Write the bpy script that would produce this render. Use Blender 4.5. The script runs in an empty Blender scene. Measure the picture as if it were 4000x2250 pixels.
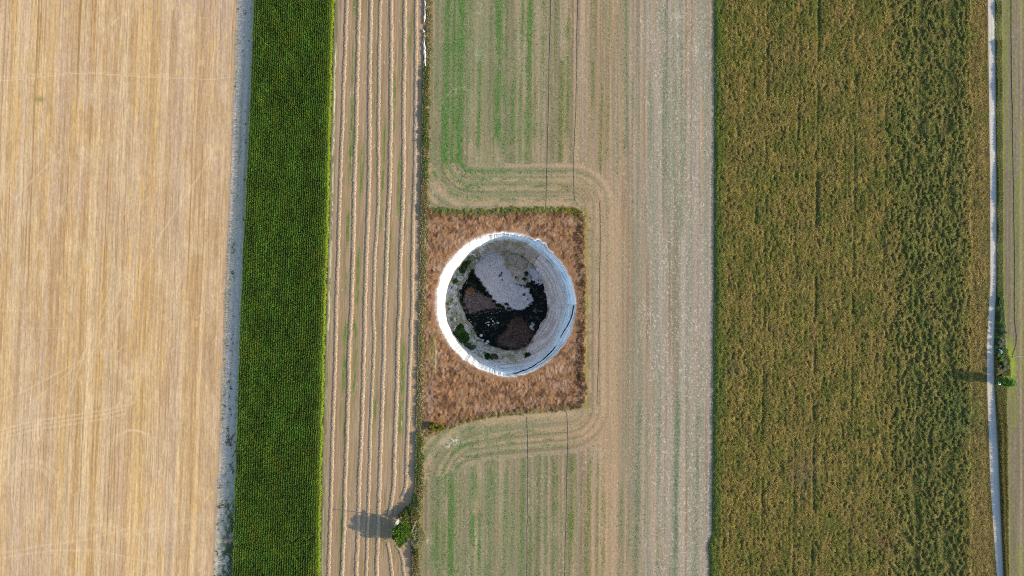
import bpy, math
import numpy as np
from mathutils import Vector

# ------------------------------------------------------------------ camera, sky, sun, exposure
sc = bpy.context.scene
COL = sc.collection
CAM_H = 275.0                       # metres above the fields; 4000 photo pixels = 400 m on the ground
cam = bpy.data.cameras.new("camera"); cam.lens = 24.75; cam.sensor_width = 36; cam.clip_end = 20000; cam.clip_start = 1
cam_o = bpy.data.objects.new("camera", cam); COL.objects.link(cam_o); cam_o.location = (0, 0, CAM_H); sc.camera = cam_o

SUN_EL, SUN_AZ = math.radians(21.5), math.radians(-7)
world = bpy.data.worlds.new("World"); sc.world = world; world.use_nodes = True
wn = world.node_tree
sky = wn.nodes.new('ShaderNodeTexSky'); sky.sky_type = 'NISHITA'; sky.sun_disc = False
sky.sun_elevation = SUN_EL; sky.sun_rotation = math.pi / 2 - SUN_AZ; sky.dust_density = 0.7
wn.links.new(sky.outputs[0], wn.nodes['Background'].inputs[0]); wn.nodes['Background'].inputs[1].default_value = 0.15
sun = bpy.data.lights.new("sun", 'SUN'); sun.energy = 4.0; sun.angle = math.radians(0.5); sun.color = (1, .79, .52)
sun_o = bpy.data.objects.new("sun", sun); COL.objects.link(sun_o)
sun_o.rotation_euler = Vector((math.cos(SUN_EL) * math.cos(SUN_AZ), math.cos(SUN_EL) * math.sin(SUN_AZ), math.sin(SUN_EL))).to_track_quat('Z', 'Y').to_euler()
sc.view_settings.view_transform = 'Standard'; sc.view_settings.look = 'None'; sc.view_settings.gamma = 1
sc.view_settings.use_curve_mapping = False
sc.view_settings.exposure = 1.1
sc.render.filter_size = 1.0; sc.cycles.pixel_filter_type = 'BLACKMAN_HARRIS'; sc.cycles.filter_width = 1.0
sc.render.engine = 'CYCLES'; sc.cycles.use_denoising = False
sc.cycles.max_bounces = 5; sc.cycles.diffuse_bounces = 3; sc.cycles.transmission_bounces = 2; sc.cycles.glossy_bounces = 2

# ------------------------------------------------------------------ numpy helpers
RNG = np.random.default_rng(11)
f32 = np.float32

def _hash(ix, iy, seed):
    h = (ix.astype(np.int64) * 374761393 + iy.astype(np.int64) * 668265263 + seed * 1442695041) & 0xFFFFFFFF
    h = ((h ^ (h >> 13)) * 1274126177) & 0xFFFFFFFF
    return ((h ^ (h >> 16)) & 0xFFFFFF) / float(0xFFFFFF)

def vn(x, y, seed=0):
    x = np.asarray(x, float); y = np.asarray(y, float) + np.zeros_like(x)
    ix = np.floor(x); iy = np.floor(y); fx = x - ix; fy = y - iy
    ix = ix.astype(np.int64); iy = iy.astype(np.int64)
    fx = fx * fx * (3 - 2 * fx); fy = fy * fy * (3 - 2 * fy)
    a = _hash(ix, iy, seed); b = _hash(ix + 1, iy, seed); c = _hash(ix, iy + 1, seed); d = _hash(ix + 1, iy + 1, seed)
    return (a * (1 - fx) + b * fx) * (1 - fy) + (c * (1 - fx) + d * fx) * fy

def fbm(x, y, seed=0, o=4):
    s = 0; a = .5; t = 0
    for i in range(o):
        s = s + a * vn(x * 2 ** i, y * 2 ** i, seed + 17 * i); t += a; a *= .55
    return s / t

def ss(e0, e1, x):
    t = np.clip((x - e0) / (e1 - e0), 0, 1); return t * t * (3 - 2 * t)

def PX(X): return (np.asarray(X, float) - 2000) / 10           # photo pixel -> metres at ground level
def PY(Y): return (1125 - np.asarray(Y, float)) / 10
def W(px, py, h=0):                                             # where a point at height h stands
    k = (CAM_H - h) / CAM_H
    return (px - 2000) / 10 * k, (1125 - py) / 10 * k

K = np.array((1.55, 1.48, 1.50))
def alb(c):                                                      # sunlit look (0-255) -> real surface colour
    c = np.asarray(c, float) / 255
    return np.clip(np.where(c < .04045, c / 12.92, ((c + .055) / 1.055) ** 2.4) / K, 0.004, .78)

def mix(a, b, t):
    t = np.asarray(t)[..., None] if np.ndim(t) else t
    return np.asarray(a, float) * (1 - t) + np.asarray(b, float) * t

def interp(ys, xs): return lambda Y: np.interp(Y, ys, xs)

# ------------------------------------------------------------------ materials
def attr_mat(name, scale=(3, 3, 3), amp=.25, bump=.3, bdist=.05, rough=.95, trans=0, fine=(14, 14, 14), spec=.08):
    m = bpy.data.materials.new(name); m.use_nodes = True; nt = m.node_tree; N = nt.nodes; L = nt.links
    p = N['Principled BSDF']; p.inputs['Roughness'].default_value = rough; p.inputs['Specular IOR Level'].default_value = spec
    at = N.new('ShaderNodeAttribute'); at.attribute_name = 'Col'
    geo = N.new('ShaderNodeNewGeometry')
    col = at.outputs['Color']
    if amp > 0:
        last = None
        for sc_, w in ((scale, amp), (fine, amp * .8)):
            mp = N.new('ShaderNodeVectorMath'); mp.operation = 'MULTIPLY'; mp.inputs[1].default_value = sc_
            L.new(geo.outputs['Position'], mp.inputs[0])
            nz = N.new('ShaderNodeTexNoise'); nz.inputs['Scale'].default_value = 1; nz.inputs['Detail'].default_value = 3
            L.new(mp.outputs[0], nz.inputs['Vector'])
            mr = N.new('ShaderNodeMapRange'); mr.inputs[1].default_value = .25; mr.inputs[2].default_value = .75
            mr.inputs[3].default_value = 1 - w; mr.inputs[4].default_value = 1 + w
            L.new(nz.outputs['Fac'], mr.inputs[0])
            mm = N.new('ShaderNodeVectorMath'); mm.operation = 'SCALE'
            L.new(col, mm.inputs[0]); L.new(mr.outputs[0], mm.inputs['Scale']); col = mm.outputs[0]; last = nz
        if bump > 0:
            b = N.new('ShaderNodeBump'); b.inputs['Strength'].default_value = bump; b.inputs['Distance'].default_value = bdist
            L.new(last.outputs['Fac'], b.inputs['Height']); L.new(b.outputs[0], p.inputs['Normal'])
    L.new(col, p.inputs['Base Color'])
    if trans > 0:
        tr = N.new('ShaderNodeBsdfTranslucent'); L.new(col, tr.inputs['Color'])
        mx = N.new('ShaderNodeMixShader'); mx.inputs[0].default_value = trans
        out = N['Material Output']
        L.new(p.outputs[0], mx.inputs[1]); L.new(tr.outputs[0], mx.inputs[2]); L.new(mx.outputs[0], out.inputs[0])
    return m

def flat_mat(name, rgb, rough=.8, spec=.2, var=.12, scale=4, metal=0):
    m = bpy.data.materials.new(name); m.use_nodes = True; nt = m.node_tree; N = nt.nodes; L = nt.links
    p = N['Principled BSDF']; p.inputs['Roughness'].default_value = rough; p.inputs['Specular IOR Level'].default_value = spec
    p.inputs['Metallic'].default_value = metal
    tc = N.new('ShaderNodeTexCoord'); nz = N.new('ShaderNodeTexNoise'); nz.inputs['Scale'].default_value = scale; nz.inputs['Detail'].default_value = 4
    L.new(tc.outputs['Object'], nz.inputs['Vector'])
    mr = N.new('ShaderNodeMapRange'); mr.inputs[3].default_value = 1 - var; mr.inputs[4].default_value = 1 + var
    L.new(nz.outputs['Fac'], mr.inputs[0])
    sc_ = N.new('ShaderNodeVectorMath'); sc_.operation = 'SCALE'; sc_.inputs[0].default_value = rgb
    L.new(mr.outputs[0], sc_.inputs['Scale']); L.new(sc_.outputs[0], p.inputs['Base Color'])
    return m

M_STUB = attr_mat('stubble', (2.2, .25, 1), .13, .5, .05, fine=(9, 3.5, 5))
M_SOIL = attr_mat('soil', (1.2, .5, 1), .10, .5, .05, fine=(8, 3, 6))
M_WEED = attr_mat('weedy_ground', (1.4, .9, 1), .2, .7, .08, fine=(6, 5, 6))
M_ROCK = attr_mat('limestone', (.45, .45, 1.6), .11, .5, .2, fine=(2.2, 2.2, 5))
M_ROAD = attr_mat('gravel', (2.5, .4, 1), .08, .4, .03, fine=(12, 12, 12))
M_LEAF = attr_mat('leaves', amp=0, trans=.28, rough=.7, spec=.2)
M_CORN = attr_mat('corn_leaves', amp=0, trans=.32, rough=.6, spec=.25)
M_DRY = attr_mat('dry_stems', amp=0, trans=.15, rough=.9)
M_BARK = flat_mat('bark', (.12, .09, .06))

# ------------------------------------------------------------------ mesh helpers
def tag(o, label=None, cat=None, group=None, kind=None):
    if label: o['label'] = label
    if cat: o['category'] = cat
    if group: o['group'] = group
    if kind: o['kind'] = kind
    return o

def make(name, V, F, mat, col=None, parent=None, smooth=False):
    """V (n,3), F (m,4) or (m,3) or a list of such arrays"""
    me = bpy.data.meshes.new(name)
    V = np.asarray(V, f32); Fs = F if isinstance(F, list) else [F]
    Fs = [np.asarray(f, np.int32) for f in Fs if len(f)]
    me.vertices.add(len(V)); me.vertices.foreach_set('co', V.ravel())
    li = np.concatenate([f.ravel() for f in Fs]); tot = np.concatenate([np.full(len(f), f.shape[1], np.int32) for f in Fs])
    st = np.concatenate(([0], np.cumsum(tot)[:-1])).astype(np.int32)
    me.loops.add(len(li)); me.loops.foreach_set('vertex_index', li)
    me.polygons.add(len(tot)); me.polygons.foreach_set('loop_start', st)
    if smooth: me.polygons.foreach_set('use_smooth', np.ones(len(tot), bool))
    me.update(calc_edges=True)
    if col is not None:
        a = me.color_attributes.new('Col', 'FLOAT_COLOR', 'POINT')
        c = np.ones((len(V), 4), f32); c[:, :3] = col; a.data.foreach_set('color', c.ravel())
    me.materials.append(mat)
    o = bpy.data.objects.new(name, me); COL.objects.link(o)
    if parent is not None: o.parent = parent
    return o

def grid_faces(ny, nx):
    i = np.arange((ny - 1) * nx).reshape(ny - 1, nx)[:, :-1].ravel()
    return np.stack((i, i + nx, i + nx + 1, i + 1), 1)

def sheet(name, lf, rf, y0, y1, dx, dy, colf, zf, mat, keep=None, kind='structure', smooth=True):
    """a field between two boundary curves (photo-pixel units), coloured and raised by functions of place"""
    ny = int((y1 - y0) / dy) + 1; ys = np.linspace(y0, y1, ny)
    Lx, Rx = lf(ys), rf(ys); nx = int(np.max(Rx - Lx) / dx) + 2
    t = np.linspace(0, 1, nx)[None]; X = Lx[:, None] * (1 - t) + Rx[:, None] * t; Y = np.repeat(ys[:, None], nx, 1)
    F = grid_faces(ny, nx)
    Xf, Yf = X.ravel(), Y.ravel()
    if keep is not None:
        k = keep(Xf, Yf); F = F[k[F].all(1)]
    V = np.stack((PX(Xf), PY(Yf), zf(Xf, Yf)), 1)
    # rows run downwards in the photo, so flip to face up
    o = make(name, V, F[:, :], mat, alb(colf(Xf, Yf)), smooth=smooth)
    return tag(o, kind=kind)

def blades(P, yaw, L, Wd, rise, droop, col, tipcol=None, flat=False):
    """n bent blades, each two quads; P base, yaw heading, L reach, rise mid height, droop tip height relative to base"""
    n = len(P); dx, dy = np.cos(yaw), np.sin(yaw); sx, sy = -dy, dx
    L = np.broadcast_to(L, n); Wd = np.broadcast_to(Wd, n); rise = np.broadcast_to(rise, n); droop = np.broadcast_to(droop, n)
    V = np.empty((n, 6, 3), f32)
    for k, (s, w, z) in enumerate(((0, .5, 0 * L), (.5, 1, rise), (1, .35, droop))):
        for j, sg in enumerate((-1, 1)):
            V[:, 2 * k + j, 0] = P[:, 0] + dx * L * s + sx * Wd * w * sg / 2
            V[:, 2 * k + j, 1] = P[:, 1] + dy * L * s + sy * Wd * w * sg / 2
            V[:, 2 * k + j, 2] = P[:, 2] + z
    b = np.arange(n)[:, None] * 6
    F = np.concatenate((b + np.array((0, 1, 3, 2)), b + np.array((2, 3, 5, 4))))
    C = np.repeat(np.asarray(col, f32).reshape(n, 1, 3), 6, 1)
    if tipcol is not None: C[:, 4:] = np.asarray(tipcol, f32).reshape(-1, 1, 3)
    return V.reshape(-1, 3), F, C.reshape(-1, 3)

def join(parts):
    off = 0; Vs, Fs, Cs = [], [], []
    for V, F, C in parts:
        Vs.append(V); Fs.append(F + off); Cs.append(C); off += len(V)
    return np.concatenate(Vs), np.concatenate(Fs), np.concatenate(Cs)

def tube(pts, r, seg=7, cap=True):
    pts = np.asarray(pts, float); n = len(pts); r = np.broadcast_to(r, n)
    T = np.gradient(pts, axis=0); T /= np.linalg.norm(T, axis=1)[:, None] + 1e-9
    up = np.where(np.abs(T[:, 2:3]) > .9, np.array([[1., 0, 0]]), np.array([[0, 0, 1.]]))
    A = np.cross(T, up); A /= np.linalg.norm(A, axis=1)[:, None] + 1e-9; B = np.cross(A, T)
    an = np.linspace(0, 2 * np.pi, seg, endpoint=False)
    V = pts[:, None] + r[:, None, None] * (np.cos(an)[None, :, None] * A[:, None] + np.sin(an)[None, :, None] * B[:, None])
    i = np.arange(n - 1)[:, None] * seg; j = np.arange(seg)[None]; j2 = (j + 1) % seg
    F = np.stack((i + j, i + j2, i + seg + j2, i + seg + j), -1).reshape(-1, 4)
    V = V.reshape(-1, 3)
    if cap:
        V = np.concatenate((V, pts[:1], pts[-1:])); a = len(V) - 2; jj = np.arange(seg); jn = (jj + 1) % seg
        F = np.concatenate((F, np.stack((np.full(seg, a), jn, jj, jj), 1) if False else np.empty((0, 4), int)))
        T3 = np.concatenate((np.stack((np.full(seg, a), jn, jj), 1), np.stack((np.full(seg, a + 1), (n - 1) * seg + jj, (n - 1) * seg + jn), 1)))
        return V, F, T3
    return V, F, np.empty((0, 3), int)

def tube_obj(name, pts, r, mat, parent=None, seg=7):
    V, F, T = tube(pts, r, seg); return make(name, V, [F, T], mat, parent=parent, smooth=True)

def merge_tubes(name, items, mat, parent=None, seg=6):
    Vs, Fs, Ts, off = [], [], [], 0
    for pts, r in items:
        V, F, T = tube(pts, r, seg); Vs.append(V); Fs.append(F + off); Ts.append(T + off); off += len(V)
    return make(name, np.concatenate(Vs), [np.concatenate(Fs), np.concatenate(Ts)], mat, parent=parent, smooth=True)

def stroke(X, Y, pts, w):
    """soft mask of a painted-on-the-soil wheel track (polyline, pixel units)"""
    d = np.full(X.shape, 1e9); pts = np.asarray(pts, float)
    lo = pts.min(0) - w * 2; hi = pts.max(0) + w * 2
    s = (X > lo[0]) & (X < hi[0]) & (Y > lo[1]) & (Y < hi[1])
    if not s.any(): return np.zeros(X.shape)
    xs, ys = X[s], Y[s]; dd = np.full(xs.shape, 1e9)
    for (ax, ay), (bx, by) in zip(pts[:-1], pts[1:]):
        vx, vy = bx - ax, by - ay; t = np.clip(((xs - ax) * vx + (ys - ay) * vy) / (vx * vx + vy * vy + 1e-9), 0, 1)
        dd = np.minimum(dd, np.hypot(xs - ax - t * vx, ys - ay - t * vy))
    d[s] = dd
    return 1 - ss(w * .4, w, d)

def arc(cx, cy, rx, ry, a0, a1, n=14):
    a = np.radians(np.linspace(a0, a1, n)); return [(cx + rx * math.cos(t), cy - ry * math.sin(t)) for t in a]

def inpoly(X, Y, poly):
    r = np.zeros(X.shape, bool); n = len(poly)
    for i in range(n):
        x1, y1 = poly[i]; x2, y2 = poly[(i + 1) % n]
        if y1 == y2: continue
        c = (y1 > Y) != (y2 > Y); r ^= c & (X < (x2 - x1) * (Y - y1) / (y2 - y1) + x1)
    return r

# ------------------------------------------------------------------ boundaries (photo pixels)
Y0, Y1 = -420, 2670
ST_R = interp((Y0, 0, 506, 1125, 1690, 2000, 2250, Y1), (940, 926, 909, 884, 862, 846, 832, 810))      # end of the stubble
CL = interp((Y0, 0, 506, 1125, 1690, 2250, Y1), (1012, 997, 977, 948, 928, 914, 899))                   # corn, foot of the plants
CR = interp((Y0, 0, 500, 850, 1200, 1550, 1900, 2250, Y1), (1320, 1308, 1294, 1287, 1276, 1266, 1258, 1251, 1240))
HL = interp((Y0, 0, 500, 850, 1200, 1600, 1900, 1960, 2040, 2130, 2180, 2250, Y1), (1675, 1664, 1654, 1650, 1643, 1633, 1627, 1618, 1612, 1612, 1618, 1614, 1603))     # weedy bank
HR = interp((Y0, 0, 500, 850, 1200, 1600, 1900, 2250, Y1), (1690, 1681, 1672, 1668, 1658, 1648, 1650, 1632, 1620))
FR = interp((Y0, 0, 1200, 1900, 2090, 2130, 2200, Y1), (2792, 2790, 2789, 2783, 2782, 2766, 2772, 2770))   # olive crop begins
RL = interp((Y0, 0, 250, 700, 1100, 1350, 1500, 1700, 1900, 2250, Y1), (3855, 3858, 3861, 3867, 3868, 3854, 3855, 3862, 3869, 3893, 3905))   # road
RR = interp((Y0, 0, 250, 700, 1100, 1200, 1350, 1500, 1700, 1900, 2250, Y1), (3884, 3887, 3889, 3893, 3893, 3888, 3882, 3884, 3896, 3905, 3920, 3932))
VR = interp((Y0, 0, 1150, 1350, 1400, 1480, 1540, Y1), (3912, 3910, 3916, 3926, 3942, 3946, 3930, 3940))     # verge outer edge
XL = lambda Y: np.full(np.shape(Y), -650.)
XR = lambda Y: np.full(np.shape(Y), 4650.)

# sinkhole rim, photo pixels from its centre, by angle
HC = (1979., 1189.)
RIM = ((0, 269), (18, 269), (32, 267), (46, 267), (58, 272), (65, 272), (90, 280), (108, 281), (130, 279), (158, 276), (180, 271), (210, 271), (232, 267), (254, 271), (270, 282), (290, 277), (318, 271), (329, 271), (345, 270), (360, 269))
def rim(th):
    d = np.degrees(th) % 360
    r = np.interp(d, *zip(*RIM)) + 4 * (vn(d / 3.1, 0 * d, 5) - .5) + 3 * (vn(d / 1.1, 0 * d, 6) - .5)
    for a, w, h in ((57.5, 2.2, 9), (63.5, 2.7, 11), (232, 2, 5), (285, 3, 4)): r = r + h * np.exp(-((d - a) / w) ** 2)     # bites out of the edge
    return r
def polar(X, Y):
    dx, dy = X - HC[0], HC[1] - Y; return np.hypot(dx, dy), np.arctan2(dy, dx)

# ------------------------------------------------------------------ ground colours
def col_stubble(X, Y):
    s = X + .042 * Y + 5 * (vn(X / 260, Y / 500, 3) - .5)
    n1 = vn(s / 14, Y / 3000, 21); n2 = vn(s / 7.5, Y / 1300, 22); n3 = vn(s / 3.2, Y / 500, 23); n4 = vn(s / 90, Y / 2500, 24)
    n5 = fbm(X / 160, Y / 260, 25, 3); n6 = vn(s / 5, Y / 120, 26); fl = vn(X / 3.5, Y / 7, 27)
    c = mix((198, 162, 118), (222, 188, 142), ss(.2, .8, n1))
    c = mix(c, (204, 176, 152), ss(.4, .7, vn(s / 34, Y / 2500, 19)) * .5)
    c = mix(c, (184, 144, 92), ss(.45, .85, n2) * .55)
    c = mix(c, (220, 180, 118), ss(.55, .8, n3 * .5 + n1 * .5) * .6)
    c = mix(c, (224, 196, 158), ss(.5, .85, vn(s / 9, Y / 2600, 28)) * .65)
    c = mix(c, (221, 170, 78), ss(.8, .95, n3) * ss(.45, .7, n6) * .75)
    c = mix(c, (200, 172, 152), ss(.5, .9, n4) * .35 + ss(.5, .8, n5) * .3)
    c = mix(c, (226, 198, 160), ss(.5, .75, fbm(X / 55, Y / 120, 13, 4)) * .45)
    c = mix(c, (186, 148, 106), ss(.55, .8, fbm(X / 40 + 9, Y / 150, 12, 4)) * .4)
    # gentle bare patch and pale drifts
    c = mix(c, (207, 176, 142), np.clip(np.exp(-(((X - 545) / 110) ** 2 + ((Y - 880) / 130) ** 2)) * .7, 0, 1))
    c = c * (1 + .13 * (fl - .5)[:, None]) * (1 + .10 * (n6 - .5)[:, None])
    # combine lines: dark thin furrows
    c = mix(c, (150, 115, 82), ss(.80, .92, vn(s / 2.7, Y / 900, 29)) * .55)
    pale = (232, 206, 170)
    T = []
    R = np.random.default_rng(4)
    T += [([(-100, 322), (60, 312), (200, 296), (300, 286), (400, 289), (560, 300), (700, 304), (830, 310), (905, 300)], 2.4, .5),
          ([(-100, 300), (60, 300), (160, 290), (300, 280), (480, 286), (600, 291), (760, 296), (905, 292)], 1.8, .32)]
    T += [(arc(120, 1900, r, r * .95, 20, 175), 4, .35) for r in (78, 88, 104, 112)]
    T += [(arc(490, 1535, r, r * 1.05, -80, 80), 3, .5) for r in (26, 33, 43, 50)]
    T += [([(0, 1680 + k), (130, 1645 + k), (300, 1620 + k), (420, 1600 + k), (490, 1582 + k)], 3, .5) for k in (0, 16, 34)]
    T += [(arc(520, 1760, r, 80, 15, 165), 3.5, .35) for r in (70, 84, 100)]
    T += [([(900, 440), (860, 540), (780, 680), (640, 900), (520, 1130), (420, 1300), (330, 1420)], 3, .4), ([(880, 520), (800, 660), (700, 800), (600, 960)], 2.5, .3)]
    T += [([(430, 1130), (330, 1380), (250, 1620), (210, 1760), (180, 1990)], 3, .4), ([(470, 1130), (400, 1250), (300, 1430), (90, 1600)], 3, .4)]
    T += [(arc(400, 2100, r, r * .55, 10, 170), 3, .4) for r in (90, 102)] + [(arc(470, 2150, r, r, -70, 60), 3, .4) for r in (90, 100)]
    T += [([(480, 2100), (640, 2060), (800, 2025)], 3, .4), ([(470, 2092), (640, 2052), (790, 2015)], 2.4, .3), ([(0, 2160), (180, 2130), (330, 2110), (520, 2060)], 4, .35), ([(0, 2180), (200, 2150), (380, 2150), (600, 2200)], 4, .35)]
    T += [([(60, 780), (110, 720), (180, 650), (230, 590)], 4, .4), ([(300, 720), (240, 820), (200, 940), (150, 1080)], 3, .3)]
    T += [([(0, 1560), (90, 1530), (240, 1450), (330, 1400)], 3, .4), ([(80, 1280), (160, 1285), (260, 1280)], 3, .3), ([(0, 1210), (120, 1215)], 6, .3)]
    for _ in range(34):        # short diagonal drags of straw
        x, y = R.uniform(20, 880), R.uniform(-200, 2450); l = R.uniform(14, 46); a = R.uniform(.5, 1.1)
        T.append(([(x, y), (x + l * math.cos(a) * .7, y - l * math.sin(a) * .6), (x + l, y - l * a)], 1.9, .6))
    for _ in range(40):        # long sweeping wheel marks
        x, y = R.uniform(0, 860), R.uniform(300, 2500); b = R.uniform(-60, 60); l = R.uniform(150, 500)
        T.append(([(x, y), (x + b * .2, y - l * .3), (x + b * .6, y - l * .65), (x + b * 1.5, y - l)], 1.8, .28))
    for pts, w, k in T: c = mix(c, pale, stroke(X, Y, pts, w * 1.2) * min(1, k * 1.15) * (.65 + .5 * vn(X / 6, Y / 6, 18)))
    gold = (226, 184, 96)
    for _ in range(60):
        x, y = R.uniform(20, 900), R.uniform(-100, 2350); l = R.uniform(20, 80)
        c = mix(c, gold, stroke(X, Y, [(x, y), (x - l * .045 + R.uniform(-2, 2), y + l)], 2.6) * .8)
    for bx, by in ((672, 27), (258, 56), (787, 245), (697, 280), (570, 540), (745, 375), (330, 535), (612, 485), (265, 940), (230, 820), (232, 1085), (670, 1265), (762, 1265), (568, 1783), (410, 2070), (275, 2110), (805, 1705), (530, 1495), (855, 575), (640, 1240)):
        m = (1 - ss(10, 12.5, np.abs(X - bx - .04 * (by - Y)))) * (1 - ss(11, 14, np.abs(Y - by)))
        c = mix(c, (226, 192, 138), m * .5)
    # small green weed spots and the grubbed spot
    c = mix(c, (120, 118, 72), np.clip(np.exp(-(((X - 156) / 16) ** 2 + ((Y - 388) / 12) ** 2)) * .6, 0, 1))
    # ragged straw edge towards the track
    e = ST_R(Y) - X; rag = 5 * vn(X * 0, Y / 5, 33) + 4 * vn(X * 0, Y / 37, 34)
    c = mix(c, (196, 152, 118), (1 - ss(0, 26, e)) * .45)
    c = mix(c, (172, 160, 140), 1 - ss(-1, 3, e - rag))
    return c

def col_track(X, Y):
    u = (X - ST_R(Y)) / (CL(Y) - ST_R(Y))
    c = mix((196, 180, 164), (212, 198, 184), vn(u * 9, Y / 700, 41))
    c = mix(c, (172, 160, 118), ss(.55, .75, vn(u * 7 + .4, Y / 260, 42)) * .5)
    c = mix(c, (222, 208, 190), (np.exp(-((u - .3) / .09) ** 2) + np.exp(-((u - .68) / .08) ** 2)) * .55)
    c = mix(c, (120, 128, 84), ss(.68, .85, fbm(X / 7, Y / 13, 43, 3)) * ss(.35, .7, vn(X * 0, Y / 120, 44)) * .8)
    low = ss(1850, 2000, Y) * ss(-.1, .25, u)
    c = mix(c, (112, 122, 84), low * ss(.35, .6, fbm(X / 9, Y / 14, 45, 3)) * (1 - .75 * np.exp(-((u - .25 + (Y - 2050) * .0004) / .22) ** 2)))
    c = mix(c, (196, 158, 122), (1 - ss(0, .12, u)) * .4)
    return c * (1 + .10 * (vn(X / 2.5, Y / 6, 46) - .5)[:, None])

def col_corn_soil(X, Y): return mix((74, 62, 44), (92, 76, 54), vn(X / 7, Y / 40, 50))

SW_E = None
def col_swath(X, Y):
    t = X + .033 * Y
    n = vn(t / 4, Y / 500, 51); n2 = vn(t / 12, Y / 900, 52); n3 = fbm(X / 60, Y / 160, 53, 3)
    c = mix((156, 132, 106), (180, 154, 126), n * .6 + n3 * .4)
    c = mix(c, (188, 158, 134), ss(.5, .9, n2) * .5)
    c = mix(c, (146, 130, 92), ss(.42, .75, fbm(t / 16, Y / 260, 54, 3)) * .6)
    g = 0
    for gx, w, ys in ((1378, 7, ((-50, 60), (190, 330), (520, 620))), (1372, 8, ((380, 720),)), (1356, 7, ((820, 960), (1060, 1140))), (1347, 9, ((1270, 1345), (1385, 1530))), (1341, 6, ((1590, 1720), (1930, 2240))), (1399, 7, ((560, 760), (960, 1190), (1290, 1560))), (1385, 7, ((1240, 1300),)),
                      (1560, 8, ((620, 830),)), (1590, 7, ((760, 900), (60, 200))), (1496, 5, ((480, 900),)), (1530, 6, ((300, 520), (900, 1100))), (1570, 10, ((1330, 1700),)), (1465, 6, ((1560, 1640),))):
        off = -.0335 * (Y - (sum(sum(a) for a in ys) / (2 * len(ys))))
        m = np.exp(-((X - gx - off) / w) ** 2)
        for a, b in ys: g = g + m * ss(a - 30, a + 30, Y) * (1 - ss(b - 30, b + 30, Y))
    c = mix(c, (104, 128, 60), np.clip(g, 0, 1) * (.25 + .75 * ss(.3, .65, vn(t / 3, Y / 25, 55))) * .85)
    c = mix(c, (205, 190, 168), ss(.84, .93, vn(X / 4, Y / 9, 56)) * ss(.6, .8, vn(X / 60, Y / 30, 57)))
    # chalky edge beside the corn and a wheel track
    e = X - CR(Y)
    c = mix(c, (118, 124, 96), (1 - ss(8, 17, e)) * .8)
    c = mix(c, (226, 222, 190), np.exp(-((e - 8 - 3 * vn(X * 0, Y / 25, 48)) / 3.6) ** 2) * ss(.36, .6, fbm(X / 9, Y / 70, 58, 4) * .7 + .3 * vn(X / 3, Y / 9, 49)) * ss(120, 230, Y) * (1 - .6 * ss(1250, 1350, Y)))
    c = mix(c, (184, 160, 142), np.exp(-((e - 26) / 7) ** 2) * .6)
    c = mix(c, (192, 160, 126), (1 - ss(6, 20, np.abs(X - (HL(Y) - 22)))) * .6)          # lane before the bank
    return c * (1 + .12 * (vn(t / 2.2, Y / 60, 59) - .5)[:, None])

def top_edge(X): return 812 + 4 * np.sin(X / 90) + 0 * X
def bot_edge(X): return np.interp(X, (1640, 1680, 1720, 1800, 1900, 2050, 2200, 2285, 2330), (1712, 1706, 1690, 1660, 1634, 1618, 1606, 1596, 1590))

def in_patch(X, Y):
    """0..1 inside the fallow square round the sinkhole"""
    n = 20 * (fbm(X / 11, Y / 11, 60, 3) - .5)
    r = 2288 - X + n + 10 * (vn(X * 0, Y / 90, 61) - .5)
    t = Y - top_edge(X) + n * 1.4; b = bot_edge(X) - Y + n
    cr = np.hypot(np.maximum(0, 45 - r), np.maximum(0, 45 - t)); crb = np.hypot(np.maximum(0, 40 - r), np.maximum(0, 40 - b))
    d = np.minimum(np.minimum(r, np.minimum(t, b)), np.minimum(45 - cr, 40 - crb))
    return ss(-3, 5, d) * (X > 1600), d

STR_T = ((1706, 6, .35, 0, 800), (1744, 12, 1, 0, 760), (1771, 6, .9, 0, 720), (1799, 12, 1, 0, 700), (1834, 5, .5, 0, 560), (1873, 6, .75, 200, 600), (1915, 5, .3, 0, 520), (1945, 11, .85, 0, 560), (1975, 6, .6, 0, 600), (2006, 8, .7, 120, 640), (2036, 6, .6, 0, 640), (2067, 9, .95, 0, 640), (2092, 6, .5, 120, 560), (2119, 9, .4, 0, 560), (2165, 6, .4, 0, 620), (2194, 8, .7, 230, 640), (2218, 6, .6, 60, 560), (2318, 5, .6, 0, 520), (2353, 4, .6, 0, 700), (2378, 5, .4, 0, 620), (2411, 4, .3, 0, 700), (2445, 7, .4, 0, 620), (2472, 5, .35, 200, 560), (2540, 4, .25, 300, 620), (2600, 7, .4, 0, 700), (2630, 5, .25, 0, 700), (2662, 6, .35, 0, 900))
STR_B = ((1707, 9, .75, 1760, 2600), (1738, 6, .65, 1760, 2600), (1765, 10, 1, 1840, 2600), (1795, 6, .4, 1830, 2600), (1812, 4, .3, 1900, 2600), (1845, 10, .8, 1840, 2600), (1876, 6, .7, 1960, 2600), (1912, 10, .5, 1800, 2600), (1973, 7, .45, 1800, 2600), (2003, 5, .4, 1900, 2600), (2041, 7, .6, 1780, 2600), (2075, 6, .5, 1880, 2600), (2104, 7, .5, 1780, 2600), (2134, 6, .3, 1780, 2600), (2168, 8, .65, 1780, 2600), (2200, 5, .3, 1900, 2600), (2232, 9, .8, 1760, 2600), (2297, 9, .6, 1790, 2600), (2333, 4, .4, 1800, 2600), (2358, 6, .4, 1800, 2600), (2425, 7, .4, 1900, 2600), (2455, 4, .35, 1900, 2600), (2488, 7, .5, 1560, 2600), (2520, 4, .3, 1600, 2600), (2570, 5, .3, 1500, 2600), (2640, 7, .6, 1560, 2600), (2720, 6, .4, 1600, 2600))

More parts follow.
